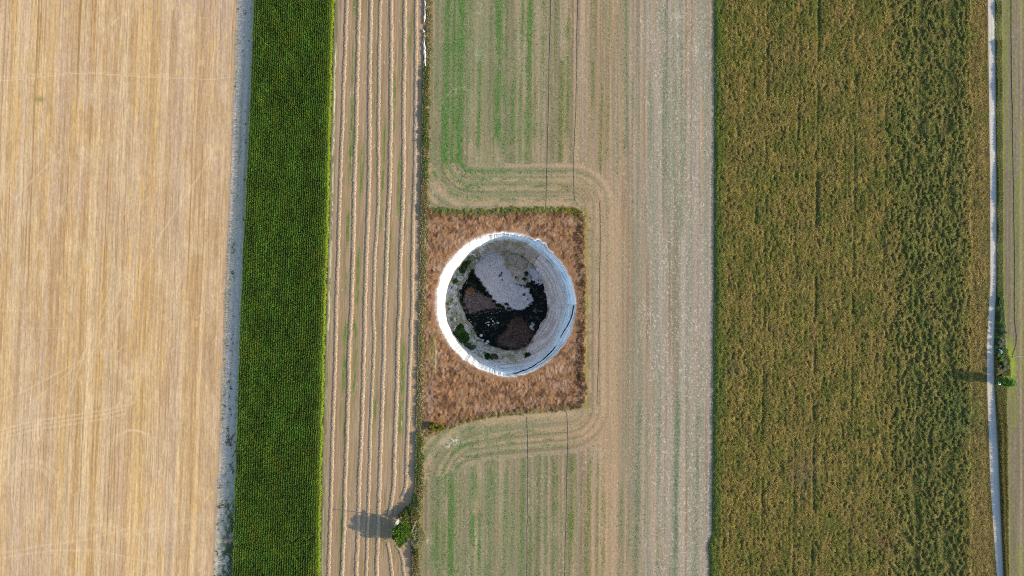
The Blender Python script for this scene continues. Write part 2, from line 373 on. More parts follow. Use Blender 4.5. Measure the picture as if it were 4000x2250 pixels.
def green_amt(X, Y):
    """how much of the soil the weed rows cover (0..1)"""
    wob = 3 * (vn(X / 40, Y / 120, 62) - .5)
    g = np.zeros(X.shape)
    ul = X - HR(Y) + 8; ub = np.where(Y < 1200, 806 - Y, Y - bot_edge(X)); R = 190.
    both = (ul < R) & (ub < R)
    u = np.where(both, R - np.hypot(np.maximum(R - ul, 0), np.maximum(R - ub, 0)), np.minimum(ul, ub))
    dyv = np.maximum(np.where(Y < 1200, 806 - Y, Y - bot_edge(X)), 0)
    u = np.where(X > 2230, np.hypot(X - 2230, dyv), u); head = (u < 168 + 10 * (fbm(X / 20, Y / 20, 63, 2) - .5)) & ((ub > 0) | (X > 2270)) & np.where(X > 2230, True, ub < 168)
    patchy = ss(.22, .55, fbm(X / 26, Y / 90, 64, 3))
    for tab in (STR_T, STR_B):
        for cx, w, k, y0, y1 in tab:
            top = tab is STR_T
            wx = X + wob + (.0 if top else .02 * (Y - 2000)) + (.018 * (Y - 300) if top else 0) * (X < 2400)
            m = np.exp(-((wx - cx) / (w * (1.15 + .55 * vn(X * 0 + cx, Y / 70, 68)))) ** 2) * k
            pk = np.maximum(patchy, .65) if k >= .9 else patchy; m = m * (.25 + .9 * pk)
            m = m * ((ss(y0 - 60, y0 + 60, Y) if y0 > 0 else 1) * (1 - ss(y1 - 40, y1 + 40, Y)))
            g = np.maximum(g, np.where(head, 0, m))
    hs = ((60, 7, .35), (79, 9, .75), (106, 6, .5), (134, 9, .8), (28, 9, .45)) 
    fade = np.where(ul < 230, 1.7, .6 + .3 * vn(X / 60, Y / 30, 65)) * (1 - .75 * ss(2200, 2330, X))
    for cu, w, k in hs: g = np.maximum(g, np.where(head, np.exp(-(np.abs(u + wob + 7 * (fbm(X / 30, Y / 30, 7, 2) - .5) - cu) / w) ** 2) * k * fade * ss(.2, .6, fbm(X / 22, Y / 14, 6, 3)) * np.where(Y > 1200, .7, 1), 0))
    fillg = .16 * (.4 + .9 * ss(2300, 1700, X)) * ss(.5, .72, fbm(X / 12, Y / 90, 66, 3))
    return np.clip(g * (.7 + .5 * vn(X / 5, Y / 12, 67)) + fillg, 0, 1), u, head

def col_field(X, Y):
    g, u, head = green_amt(X, Y)
    s = np.where(head, u * 1.0 + 900, X - .0 * Y)
    n1 = vn(s / 8, Y / 1400, 70); n2 = vn(s / 4, Y / 400, 71); fl = vn(X / 3, Y / 4.5, 72); n3 = fbm(X / 90, Y / 200, 73, 3)
    c = mix((136, 118, 98), (184, 160, 136), ss(.15, .85, n1 * .65 + n2 * .35))
    c = mix(c, (138, 134, 106), ss(.45, .8, vn(s / 16, Y / 350, 74)) * .45)
    c = mix(c, (196, 160, 118), ss(.62, .9, vn(s / 6, Y / 500, 75)) * .5)
    # greener towards the left, chalky towards the right
    c = mix(c, (128, 134, 96), ss(2380, 1900, X) * (.30 + .3 * ss(.3, .7, fbm(X / 120, Y / 120, 16, 2))))
    tan = np.exp(-((X - 2395) / 70) ** 2) * ss(640, 820, Y) + np.exp(-((X - 2330) / 60) ** 2) * .35 + np.exp(-((X - 2240) / 80) ** 2) * (np.exp(-((Y - 700) / 60) ** 2) + np.exp(-((Y - 1690) / 50) ** 2)) * .8
    c = mix(c, (190, 156, 122), np.clip(tan, 0, 1) * .45)
    right = ss(2420, 2600, X)
    c = mix(c, (170, 158, 146), right * (.2 + .6 * ss(.35, .65, vn(s / 12, Y / 600, 76))))
    c = mix(c, (134, 136, 114), ss(.5, .75, vn(s / 15 + 9, Y / 500, 77)) * .4 * ss(2350, 2500, X))
    # chalky residue specks
    sp = ss(.66, .84, vn(X / 3.2, Y / 4.6, 78)) * ss(.35, .75, fbm(s / 40, Y / 140, 79, 3) + .25 * right)
    c = mix(c, (222, 212, 200), sp * (.35 + .25 * right))
    for bx, by, rx, ry, k in ((1872, 218, 16, 30, .5), (2650, 70, 26, 30, .5), (2715, 190, 14, 22, .5), (1770, 1722, 34, 16, .9), (1745, 1740, 20, 12, .8), (1675, 2110, 20, 20, .5), (2388, 1822, 22, 18, .6), (1858, 2100, 5, 50, .8), (1690, 755, 10, 40, .4)):
        c = mix(c, (232, 220, 208) if by != 1822 else (206, 172, 130), np.exp(-(((X - bx) / rx) ** 2 + ((Y - by) / ry) ** 2)) * k * ss(.3, .6, vn(X / 4, Y / 4, 80)))
    gc = mix((112, 128, 84), (98, 134, 70), ss(.4, .9, g)); gc = mix(gc, (128, 124, 62), ss(2000, 2300, X) * .55); gc = mix(gc, (112, 132, 98), ss(2360, 2460, X))
    c = mix(c, gc, np.clip(g * (.7 + .5 * fl), 0, .92))
    # headland: straw brown bands
    c = mix(c, (192, 162, 130), np.where(head, ss(.4, .6, vn(u / 13, X * 0, 81)) * .65 * ss(.25, .6, fbm(X / 34, Y / 20, 8, 3)), 0)); c = mix(c, (190, 164, 136), np.exp(-((X - 2385) / 24) ** 2) * .4 * (.5 + .5 * vn(X / 6, Y / 600, 14)))
    # faint circle of a pivot wheel
    c = mix(c, (176, 172, 140), (stroke(X, Y, arc(1820, 440, 100, 100, 90, 180), 3) + stroke(X, Y, arc(1820, 420, 78, 70, 70, 200), 2.5)) * .45)
    c = mix(c, (140, 126, 112), stroke(X, Y, [(2264, 1735), (2263, 1900)], 2) * .5)
    c = mix(c, (188, 160, 126), (1 - ss(2, 11, np.abs(X - FR(Y) + 14))) * .2)
    # ---- the fallow square
    ip, d = in_patch(X, Y)
    f1 = fbm(X / 12, Y / 12, 82, 4); f2 = fbm(X / 45, Y / 45, 83, 3); f3 = vn(X / 3, Y / 3, 84)
    p = mix((132, 96, 68), (174, 132, 98), f1 * .7 + f3 * .3)
    p = mix(p, (164, 118, 80), ss(.5, .75, f2) * ss(2000, 1760, X) * .7)
    p = mix(p, (172, 132, 112), ss(.5, .8, fbm(X / 60, Y / 30, 85, 3)) * .6)
    p = mix(p, (98, 72, 56), ss(.5, .68, fbm(X / 20 + 5, Y / 20, 10, 4)) * .75); p = mix(p, (184, 154, 132), ss(.55, .72, fbm(X / 34 + 3, Y / 30, 9, 4)) * .55)
    p = mix(p, (120, 96, 84), ss(.6, .8, fbm(X / 24, Y / 24, 86, 3)) * .55)
    p = mix(p, (184, 142, 96), ss(.55, .8, f1) * (1 - ss(18, 60, d)) * .7)
    p = mix(p, (150, 136, 88), np.exp(-((X - 1690) / 16) ** 2 - ((Y - 1370) / 70) ** 2) * .8)
    p = mix(p, (206, 190, 168), stroke(X, Y, [(1702, 1330), (1703, 1400), (1701, 1455)], 3) * .7)
    p = mix(p, (152, 140, 142), stroke(X, Y, [(1722, 905), (1716, 1000), (1718, 1060)], 7) * .3 + stroke(X, Y, [(1690, 1480), (1676, 1640)], 12) * .3)
    for pts in ([(1885, 880), (1893, 905), (1900, 925)], [(1712, 1025), (1760, 1035)], [(2040, 860), (2090, 890), (2150, 925), (2190, 960)], [(2040, 1410), (2110, 1395), (2200, 1300)], [(1975, 850), (1985, 880)]):
        p = mix(p, (120, 84, 58), stroke(X, Y, pts, 3) * .4)
    gt = ss(-6, 8, d) * (1 - ss(14, 30, Y - top_edge(X) + 8 * f1)) * (X > 1690)
    p = mix(p, mix((112, 128, 62), (140, 140, 52), ss(2100, 2260, X)), gt * .85)
    gr = (1 - ss(3, 12, np.abs(X - 2290 - 3 * f1))) * ss(800, 840, Y) * (1 - ss(1580, 1620, Y))
    gb = (1 - ss(4, 22, np.abs(bot_edge(X) - Y))) * ss(.35, .7, f2 + .2)
    c = mix(c, (134, 142, 60), np.clip(gr * .75, 0, 1) * (.4 + .6 * vn(X * 0, Y / 60, 87)))
    p = mix(p, (140, 136, 84), gb * .6)
    r, th = polar(X, Y); e = r - rim(th)
    deg = np.degrees(th) % 360
    halo = 2 + 22 * np.exp(-((deg - 175) / 70) ** 2) + 6 * np.exp(-((deg - 90) / 50) ** 2) + 10 * fbm(X / 8, Y / 8, 88, 3)
    rad = fbm(deg / 5, r / 12, 89, 3)
    h = 1 - ss(0, 1, e / (halo * (.5 + 1.0 * rad)) + .35 * (vn(X / 3, Y / 3, 17) - .5))
    p = mix(p, (196, 164, 144), h * .6); p = mix(p, (226, 214, 204), ss(.6, 1, h) * .8)
    c = mix(c, p, ip)
    c = mix(c, (188, 158, 112), (1 - ss(3, 9, X - HR(Y))) * .6)
    return c

def z_soft(a, sx, sy, seed):
    return lambda X, Y: a * (fbm(X / sx, Y / sy, seed, 3) - .5)

def hmid(X, Y):
    r, th = polar(X, Y); e = r - rim(th)
    ip, d = in_patch(X, Y)
    lump = ip * ss(6, 40, e)
    edge = (1 - ss(20, 70, d))
    z = .05 * (fbm(X / 3, Y / 5, 90, 2) - .5) + lump * ((.04 + .8 * edge) * (fbm(X / 9, Y / 9, 91, 3) - .4))
    return z * ss(0, 12, e) + 0

def col_right(X, Y):
    e = X - RR(Y); n = fbm(X / 12, Y / 60, 95, 3)
    c = mix((120, 112, 92), (144, 131, 110), vn(X / 5, Y / 300, 96)); c = mix(c, (130, 132, 76), ss(.5, .75, vn(X / 14, Y / 200, 97)) * .7)
    v = X - VR(Y)
    c = mix(c, (150, 150, 84), np.exp(-((v - 3) / 6) ** 2) * .8)
    c = mix(c, (150, 168, 62), np.clip(1.4 * np.exp(-(((X - 3948) / 20) ** 2 + ((Y - 1425) / 80) ** 2)), 0, 1) * .9)
    c = mix(c, (186, 160, 130), np.exp(-((X - 3988) / 5) ** 2) * .5)
    c = mix(c, (124, 132, 76), 1 - ss(-4, 2, v))
    c = mix(c, (140, 126, 100), (1 - ss(-4, 2, v)) * ss(.4, .7, n) * .7)
    return c * (1 + .14 * (vn(X / 3, Y / 8, 98) - .5)[:, None])

def col_road(X, Y):
    u = (X - RL(Y)) / (RR(Y) - RL(Y))
    c = mix((214, 204, 196), (200, 188, 178), vn(u * 6, Y / 300, 100))
    c = mix(c, (228, 220, 212), (np.exp(-((u - .28) / .1) ** 2) + np.exp(-((u - .68) / .1) ** 2)) * .6)
    c = mix(c, (176, 168, 140), ss(.55, .8, fbm(X / 5, Y / 22, 101, 3)) * np.exp(-((u - .48) / .12) ** 2) * .6)
    c = mix(c, (140, 130, 96), np.clip((1 - ss(.0, .07, u)) + ss(.93, 1, u), 0, 1) * .6)
    return c * (1 + .07 * (vn(X / 2, Y / 5, 102) - .5)[:, None])

def col_crop_soil(X, Y): return mix((92, 84, 50), (112, 98, 56), fbm(X / 20, Y / 60, 105, 3))

# ------------------------------------------------------------------ the setting
def far_ground():
    m = bpy.data.materials.new('far_fields'); m.use_nodes = True; nt = m.node_tree; N = nt.nodes; L = nt.links
    p = N['Principled BSDF']; p.inputs['Roughness'].default_value = 1; p.inputs['Specular IOR Level'].default_value = .05
    geo = N.new('ShaderNodeNewGeometry'); sep = N.new('ShaderNodeSeparateXYZ'); L.new(geo.outputs['Position'], sep.inputs[0])
    mr = N.new('ShaderNodeMapRange'); mr.inputs[1].default_value = -700; mr.inputs[2].default_value = 700; L.new(sep.outputs['X'], mr.inputs[0])
    cr = N.new('ShaderNodeValToRGB'); cr.color_ramp.interpolation = 'CONSTANT'
    stops = [(-700, (150, 140, 90)), (-520, (170, 150, 118)), (-400, (205, 172, 136)), (-108, (188, 170, 144)), (-100, (70, 92, 42)), (-71, (165, 136, 108)), (-33, (158, 142, 114)), (79, (112, 108, 56)), (186, (200, 190, 180)), (189, (142, 128, 98)), (330, (120, 116, 62)), (470, (196, 164, 126)), (600, (110, 124, 66))]
    el = cr.color_ramp.elements; el[0].position = 0; el[0].color = (*alb(stops[0][1]), 1); el.remove(el[1])
    for x, c in stops[1:]:
        q = el.new((x + 700) / 1400); q.color = (*alb(c), 1)
    L.new(mr.outputs[0], cr.inputs[0])
    nz = N.new('ShaderNodeTexNoise'); nz.inputs['Scale'].default_value = .08; nz.inputs['Detail'].default_value = 8; L.new(geo.outputs['Position'], nz.inputs['Vector'])
    m2 = N.new('ShaderNodeMapRange'); m2.inputs[3].default_value = .75; m2.inputs[4].default_value = 1.2; L.new(nz.outputs['Fac'], m2.inputs[0])
    v = N.new('ShaderNodeVectorMath'); v.operation = 'SCALE'; L.new(cr.outputs[0], v.inputs[0]); L.new(m2.outputs[0], v.inputs['Scale']); L.new(v.outputs[0], p.inputs['Base Color'])
    xs = [-6000, -1500, -500, -31, 31, 500, 1500, 6000]; ys = [-6000, -1500, -400, -38, 24, 400, 1500, 6000]
    V = [(x, y, -.35) for y in ys for x in xs]; F = []
    for j in range(7):
        for i in range(7):
            if i == 3 and j == 3: continue          # the sinkhole goes down here
            a = j * 8 + i; F.append((a, a + 1, a + 9, a + 8))
    tag(make('ground', V, np.array(F), m), kind='structure')
far_ground()

sheet('stubble_field', XL, ST_R, Y0, Y1, 2.3, 4.5, col_stubble, lambda X, Y: .05 * (vn((X + .042 * Y) / 4, Y / 60, 110) - .5) + .03 * (vn(X / 2.5, Y / 5, 111) - .5), M_STUB)
sheet('farm_track', ST_R, CL, Y0, Y1, 2.3, 4, col_track, lambda X, Y: .04 * (fbm(X / 4, Y / 8, 112, 2) - .5), M_SOIL)
sheet('corn_soil', CL, CR, Y0, Y1, 8, 30, col_corn_soil, lambda X, Y: 0 * X, M_SOIL)
def z_sw(X, Y): return .05 * (vn((X + .033 * Y) / 3, Y / 100, 113) - .5) + .03 * (vn(X / 3, Y / 5, 114) - .5) - .25 * np.exp(-((X - HL(Y)) / 6) ** 2)
sheet('mown_field', CR, HL, Y0, Y1, 2.2, 4, col_swath, z_sw, M_STUB)
def col_bank(X, Y):
    c = mix((146, 132, 100), (176, 156, 118), fbm(X / 6, Y / 14, 115, 3)); return mix(c, (122, 130, 84), ss(.45, .7, fbm(X / 9, Y / 60, 116, 3)) * .7)
def z_bank(X, Y):
    u = (X - HL(Y)) / (HR(Y) - HL(Y)); return -.25 * (1 - ss(0, .2, u)) + .35 * np.sin(np.clip(u, 0, 1) * np.pi) * (.4 + .6 * fbm(X / 8, Y / 20, 117, 2))
sheet('field_bank', HL, HR, Y0, Y1, 2.5, 4, col_bank, z_bank, M_WEED)
def keep_hole(X, Y):
    r, th = polar(X, Y); return r > rim(th) + 9
sheet('weedy_field', HR, FR, Y0, Y1, 2.6, 3.2, col_field, hmid, M_WEED, keep=keep_hole)
sheet('crop_soil', FR, RL, Y0, Y1, 12, 16, col_crop_soil, lambda X, Y: 0 * X, M_WEED)
sheet('gravel_road', RL, RR, Y0, Y1, 1.6, 4, col_road, lambda X, Y: .04 - .05 * (2 * (X - RL(Y)) / (RR(Y) - RL(Y)) - 1) ** 2 * 1.0 + .02 * (vn(X / 3, Y / 6, 118) - .5), M_ROAD)
sheet('grass_field', RR, XR, Y0, Y1, 2.8, 5, col_right, z_soft(.06, 4, 9, 119), M_WEED)

# ------------------------------------------------------------------ the sinkhole
FD = 28.0
CF = ((0, 222, 15), (25, 224, 15), (45, 232, 15), (58, 238, 14), (75, 246, 13), (90, 251, 13), (110, 247, 14), (139, 240, 18), (160, 238, 21), (180, 238, 22), (207, 234, 21), (220, 232, 20), (246, 229, 18), (270, 232, 16), (285, 236, 15), (302, 240, 14), (318, 232, 14), (335, 212, 16), (348, 216, 16), (360, 222, 15))
FE = ((0, 163), (20, 161), (40, 176), (51, 183), (70, 196), (90, 205), (106, 212), (133, 197), (158, 199), (184, 182), (197, 180), (217, 169), (244, 175), (262, 178), (280, 186), (300, 182), (310, 168), (331, 157), (351, 168), (360, 163))
P_SAND = [(1925, 983), (1952, 1001), (1977, 1046), (1999, 1078), (2013, 1107), (2033, 1119), (2065, 1125), (2072, 1150), (2076, 1170), (2070, 1185), (2051, 1205), (2020, 1207), (1995, 1203), (1990, 1216), (1968, 1203), (1948, 1185), (1930, 1172), (1920, 1159), (1902, 1140), (1884, 1114), (1875, 1096), (1858, 1078), (1853, 1060), (1862, 1033), (1891, 1006), (1902, 990)]
P_SAND = [(1968 + (a - 1968) * 1.06 + 2, 1110 + (b - 1110) * 1.04) for a, b in P_SAND]
P_SAND2 = [(2069, 1051), (2094, 1047), (2112, 1078), (2121, 1114), (2092, 1112), (2067, 1094)]
P_MUD = [(1925, 980), (1930, 935), (2062, 945), (2098, 1046), (2070, 1062), (2068, 1094), (2052, 1118), (2015, 1107), (1998, 1078), (1970, 1040), (1950, 1000)]
P_MAT1 = [(1828, 1114), (1844, 1118), (1858, 1139), (1916, 1157), (1938, 1184), (1948, 1194), (1965, 1212), (1925, 1207), (1891, 1212), (1871, 1221), (1835, 1225), (1810, 1198), (1799, 1180), (1808, 1172), (1817, 1139)]
P_MAT2 = [(2000, 1243), (2027, 1234), (2058, 1257), (2069, 1286), (2085, 1306), (2072, 1340), (2038, 1363), (2004, 1367), (1970, 1358), (1936, 1336), (1948, 1309), (1984, 1286), (1986, 1261)]
P_PALE = [(1891, 1257), (1948, 1250), (1943, 1264), (1914, 1275), (1893, 1266)]
P_PALE2 = [(2067, 1264), (2083, 1257), (2096, 1277), (2083, 1300), (2071, 1284)]
P_PALE3 = [(1800, 1200), (1812, 1212), (1818, 1232), (1808, 1240), (1795, 1215)]
DARK = [(1866, 1098, 12, 14), (1872, 1112, 14, 16), (1884, 1130, 16, 14), (1898, 1146, 14, 12), (1912, 1158, 11, 9), (1928, 1176, 8, 8), (1822, 1120, 16, 10), (1842, 1080, 14, 20), (1846, 1062, 10, 10), (1800, 1140, 9, 10), (1802, 1170, 9, 22), (1812, 1190, 7, 10),
        (2055, 1070, 9, 11), (2048, 1090, 11, 8), (1960, 1066, 4, 4), (1955, 1074, 5, 4), (1950, 1079, 4, 3), (1962, 1093, 3, 3), (2016, 1083, 4, 4), (2048, 1150, 6, 5), (2062, 1170, 4, 4), (2102, 1096, 3, 3), (2105, 1108, 5, 2), (1990, 1205, 14, 6), (1975, 1187, 8, 5), (1950, 1192, 10, 8), (1983, 1190, 6, 5), (2060, 1207, 10, 7), (1962, 1200, 9, 6)]

def softpoly(X, Y, poly, w=5.):
    pts = np.array(poly, float); m = (X > pts[:, 0].min() - 20) & (X < pts[:, 0].max() + 20) & (Y > pts[:, 1].min() - 20) & (Y < pts[:, 1].max() + 20)
    out = np.zeros(X.shape)
    if not m.any(): return out
    x, y = X[m], Y[m]
    x = x + (fbm(x / 22, y / 22, 147, 2) - .5) * 22 + (fbm(x / 9, y / 9, 141, 3) - .5) * 18 + (vn(x / 1.6, y / 1.6, 145) - .5) * 4; y = y + (fbm(x / 9, y / 9, 142, 3) - .5) * 18 + (vn(x / 1.6, y / 1.6, 146) - .5) * 4
    a = 0
    for k in range(10):
        r_ = w * (.45 if k < 4 else 1); t_ = k * 2.4; a = a + inpoly(x + r_ * math.cos(t_), y + r_ * math.sin(t_), poly)
    out[m] = a / 10; return out

def img_at(x, y, z):            # the photo pixel under which a point of the hole lies
    k = CAM_H / (CAM_H - z); return 2000 + x * k * 10, 1125 - y * k * 10

def build_hole():
    nt_ = 1500; th = np.linspace(0, 2 * np.pi, nt_, endpoint=False); d = np.degrees(th)
    rr = rim(th); cf = np.interp(d, *zip(*[(a, b) for a, b, c in CF])); cd = np.interp(d, *zip(*[(a, c) for a, b, c in CF])); fe = np.interp(d, *zip(*FE))
    fe = fe + 8 * (fbm(d / 6, 0 * d, 130, 3) - .5); cf = cf + 5 * (fbm(d / 7, 0 * d, 131, 3) - .5)
    R, Z = [], []
    for t in np.linspace(0, 1, 22)[:-1]:                  # apron: pale ground round the edge
        r = rr + 60 * (1 - t); R.append(r); Z.append(None)
    nC, nT, nF = 110, 60, 120
    crack = ss(272, 282, d) * (1 - ss(317, 322, d)); ck = np.interp(d, (270, 277, 302, 318), (272, 272, 258, 254))
    cr2 = ss(326, 332, d) * (1 - ss(358, 360, d)) ; 
    for t in np.linspace(0, 1, nC):
        # bulging limestone cliff with bedding ledges
        z = -cd * (t ** 1.15); r = rr + (cf - rr) * (t ** np.where((d > 100) & (d < 260), 1.0, .85))
        led = (vn(d / 30, -z * .8 + 0 * d, 132) - .5) * 8 + (vn(d / 12, -z * 2.2, 133) - .5) * 4 + (vn(d / 4, -z * 4, 134) - .5) * 1.6
        r = r + led * ss(0, .08, t) * (1 - .5 * t) * np.where((d > 95) & (d < 265), .55, 1)
        R.append(r); Z.append(z)
    for t in np.linspace(0, 1, nT + 1)[1:]:
        z = -(cd + (FD - cd) * (t ** .9)); r = cf + (fe - cf) * (t ** 1.05)
        r = r + (vn(d / 22, -z * .9, 135) - .5) * 7 * (1 - t) + (vn(d / 7, -z * 2.6, 136) - .5) * 2.5
        z = z + .5 * (fbm(d / 5, -z * .8, 137, 3) - .5)
        R.append(r); Z.append(z)
    for t in np.linspace(0, 1, nF + 1)[1:]:
        R.append(fe * (1 - t * .996)); Z.append(np.full(nt_, -FD))
    Xs, Ys, Zs = [], [], []
    for i, (r, z) in enumerate(zip(R, Z)):
        ix = HC[0] + r * np.cos(th); iy = HC[1] - r * np.sin(th)
        if z is None:
            e = r - rr
            z = .012 + .35 * 0 * e + np.where(e < 9.5, -.02, 0)
            z = hmid(ix, iy) + .02 + .0 * e if True else z
            z = np.where(e > 12, z, .02 - .03 * (12 - e) / 12) - .08 * ss(52, 60, e)
        if i >= 21:
            # dark open joints in the bedding on the lower right side
            dd = r - (ck + 3 * (vn(d / 2, 0 * d, 138) - .5)); z = z - 4.0 * crack * np.exp(-(dd / 2.0) ** 2) * (.5 + .8 * vn(d / 6, 0 * d, 140))
            d2 = r - np.interp(d, (325, 335, 350, 360), (246, 248, 259, 262)); z = z - 3.0 * cr2 * np.exp(-(d2 / 1.8) ** 2)
            d3 = r - np.interp(d, (30, 40, 48, 60), (236, 234, 236, 242)); z = z - 1.6 * ss(36, 40, d) * (1 - ss(46, 50, d)) * np.exp(-(d3 / 2) ** 2)
        if i >= 21 + nC + nT:                  # floor relief
            q = 3.5
            jx = ix + q * (fbm(ix / 7, iy / 7, 141, 3) - .5) * 3; jy = iy + q * (fbm(ix / 7, iy / 7, 142, 3) - .5) * 3
            dry = np.zeros(nt_)
            for P, h in ((P_SAND, .9), (P_SAND2, .8), (P_MUD, 1.4), (P_MAT1, .7), (P_MAT2, .8), (P_PALE, .35), (P_PALE2, .7), (P_PALE3, .8)):
                dry = np.maximum(dry, softpoly(ix, iy, P) * h)
            edge = 1 - ss(0, 8, fe - r) * 1
            rim_dry = np.where((d > 30) & (d < 215), ss(22, 8, fe - r), ss(9, 2, fe - r)) * 1.0
            z = z - 1.0 + np.minimum(np.maximum(dry * 1.4, rim_dry), 1.3) + 1.0 * ss(.5, .66, fbm(ix / 8, iy / 8, 148, 4)) * (np.maximum(dry, rim_dry) < .15) + .25 * (fbm(ix / 6, iy / 6, 143, 3) - .5)
        k = (CAM_H - z) / CAM_H
        Xs.append((ix - 2000) / 10 * k); Ys.append((1125 - iy) / 10 * k); Zs.append(z)
    Xs, Ys, Zs = map(np.array, (Xs, Ys, Zs)); nr = len(R)
    V = np.stack((Xs, Ys, Zs), -1).reshape(-1, 3)
    i = np.arange(nr - 1)[:, None] * nt_; j = np.arange(nt_)[None]; j2 = (j + 1) % nt_
    F = np.stack((i + j, i + nt_ + j, i + nt_ + j2, i + j2), -1).reshape(-1, 4)
    # colours
    ix, iy = img_at(V[:, 0], V[:, 1], V[:, 2]); z = V[:, 2]
    rad, tt = polar(ix, iy); dg = np.degrees(tt) % 360; RR_ = np.tile(rr, nr); CFt = np.tile(cf, nr); FEt = np.tile(fe, nr)
    ring = np.repeat(np.arange(nr), nt_)
    cap = col_field(ix, iy)
    # limestone
    lime = mix((238, 243, 250), (222, 226, 232), fbm(dg / 12, z * .5, 150, 3))
    lime = mix(lime, (196, 190, 184), ss(.6, .85, vn(dg / 9, z * 1.1, 151)) * .5)
    lime = mix(lime, (226, 216, 212), ss(-9, -15, z) * .5); lime = mix(lime, (186, 188, 196), ss(.55, .7, vn(dg / 40, z * 2.6, 171)) * .55); lime = mix(lime, (120, 124, 136), ss(.80, .86, vn(dg / 14, z * 3.2, 172)) * .6)
    lime = mix(lime, (170, 160, 148), ss(.72, .85, vn(dg / 26, z * 1.7, 152)) * ss(.3, .7, vn(dg / 8, z * 0, 153)) * .5)
    # talus
    tal = mix((232, 222, 224), (216, 206, 208), fbm(ix / 20, iy / 20, 154, 3))
    tal = mix(tal, (186, 166, 158), ss(.5, .7, vn((rad - .12 * dg + 5 * vn(dg / 8, 0 * dg, 173)) / 6, dg / 30, 155)) * ((dg < 60) | (dg > 240)) * .55)
    left = ss(100, 125, dg) * (1 - ss(285, 300, dg))
    tal = mix(tal, (192, 186, 176), left * .7)
    tal = mix(tal, (158, 148, 112), left * ss(.42, .62, fbm(ix / 16, iy / 16, 156, 3)) * .8)
    tal = mix(tal, (146, 132, 104), ((dg > 60) & (dg < 140)) * ss(.2, .5, fbm(dg / 4, rad / 60, 157, 3)) * .85)
    tal = mix(tal, (84, 98, 66), ((dg > 120) & (dg < 250)) * ss(.60, .68, fbm(ix / 9, iy / 9, 158, 3)) * .8)
    tal = mix(tal, (226, 224, 220), left * ss(.62, .72, fbm(ix / 14 + 7, iy / 14, 159, 3)))
    lime = lime * 1.09; tal = tal * 1.12
    c = np.where((ring < 21)[:, None], cap, lime)
    c = mix(c, tal, ss(-3, 4, CFt - rad) * (ring >= 21))
    # floor
    jx = ix + (fbm(ix / 7, iy / 7, 141, 3) - .5) * 10.5; jy = iy + (fbm(ix / 7, iy / 7, 142, 3) - .5) * 10.5
    fl = (FEt - rad) > 1
    mud0 = mix((52, 50, 42), (92, 84, 72), fbm(ix / 5, iy / 5, 160, 2))
    band = np.where((dg > 30) & (dg < 215), (FEt - rad) < 24, (FEt - rad) < 8)
    c = mix(c, mud0, (fl & ~band) * 1.0)
    c = mix(c, mix((214, 200, 190), (170, 164, 140), ss(.4, .6, fbm(ix / 9, iy / 9, 161, 3))), (fl & band & (dg > 110)) * 1.0)
    sand = mix((238, 230, 234), (220, 212, 218), fbm(ix / 25, iy / 25, 162, 3)); sand = mix(sand, (168, 150, 146), ss(.74, .84, vn(ix / 2.4, iy / 2.4, 163)) * .6)
    sand = mix(sand, (160, 146, 140), stroke(ix, iy, [(1888, 1072), (1902, 1100), (1922, 1118)], 1.6) * .6)
    sand = sand * .98
    mudc = mix((190, 176, 158), (210, 194, 184), fbm(ix / 9, iy / 9, 164, 3)); mudc = mix(mudc, (158, 146, 112), ss(.45, .65, fbm(ix / 20, iy / 14, 165, 3)) * .7)
    mudc = mix(mudc, (218, 206, 196), ss(.66, .76, fbm((ix * .8 + iy * .5) / 9, (iy * .8 - ix * .5) / 32, 166, 2)) * .75)
    in_mud = softpoly(ix, iy, P_MUD, 4)
    c = mix(c, mudc, in_mud * 1.0)
    c = mix(c, mudc, (((dg > 56) & (dg < 108)) & (rad < CFt - 1) & (rad > FEt - 2)) * 1.0)
    for P in (P_SAND, P_SAND2): c = mix(c, sand, softpoly(ix, iy, P, 3.5))
    f = fbm(ix / 5, iy / 5, 167, 3)
    f = np.clip(f + 1.1 * (vn(ix / 3, iy / 3, 174) - .5), 0, 1); mat1 = mix((90, 78, 90), (160, 142, 138), f); mat1 = mix(mat1, (158, 112, 62), np.clip(np.exp(-(((ix - 1836) / 13) ** 2 + ((iy - 1132) / 22) ** 2)) + .6 * np.exp(-(((ix - 1905) / 16) ** 2 + ((iy - 1184) / 10) ** 2)), 0, 1)); mat1 = mix(mat1, (168, 158, 164), ss(.62, .72, vn(ix / 3, iy / 2, 168)) * .5)
    c = mix(c, mat1, softpoly(ix, iy, P_MAT1, 8))
    mat2 = mix((70, 52, 44), (138, 110, 100), f); mat2 = mix(mat2, (82, 60, 38), ss(1290, 1250, iy) * .8); mat2 = mix(mat2, (140, 124, 132), np.exp(-(((ix - 1995) / 26) ** 2 + ((iy - 1345) / 12) ** 2)) * .8); mat2 = mix(mat2, (186, 166, 154), ss(.74, .82, vn(ix / 2.5, iy / 1.8, 169)) * .6)
    c = mix(c, mat2, softpoly(ix, iy, P_MAT2, 11))
    for P, k in ((P_PALE, .5), (P_PALE2, 1), (P_PALE3, 1)): c = mix(c, (206, 204, 200), softpoly(ix, iy, P, 5) * (k if k == 1 else ss(.35, .5, vn(ix / 4, iy / 3, 170))))
    for x, y, a, b in DARK: c = mix(c, (50, 66, 42), np.clip(1.5 * np.exp(-(((jx - x) / a) ** 2 + ((jy - y) / b) ** 2) * 1.3) - .35, 0, 1) * (ring >= 21))
    c = mix(c, (146, 156, 150), np.exp(-(((ix - 2098) / 22) ** 2 + ((iy - 1213) / 11) ** 2) ** 2) * .55 * fl)  # shallow puddle, its pale blue reflection painted into the floor colour
    o = make('sinkhole', V, F, M_ROCK, alb(c), smooth=True)
    tag(o, kind='structure')
    # still black water on the floor
    m = bpy.data.materials.new('dark_water'); m.use_nodes = True; p = m.node_tree.nodes['Principled BSDF']
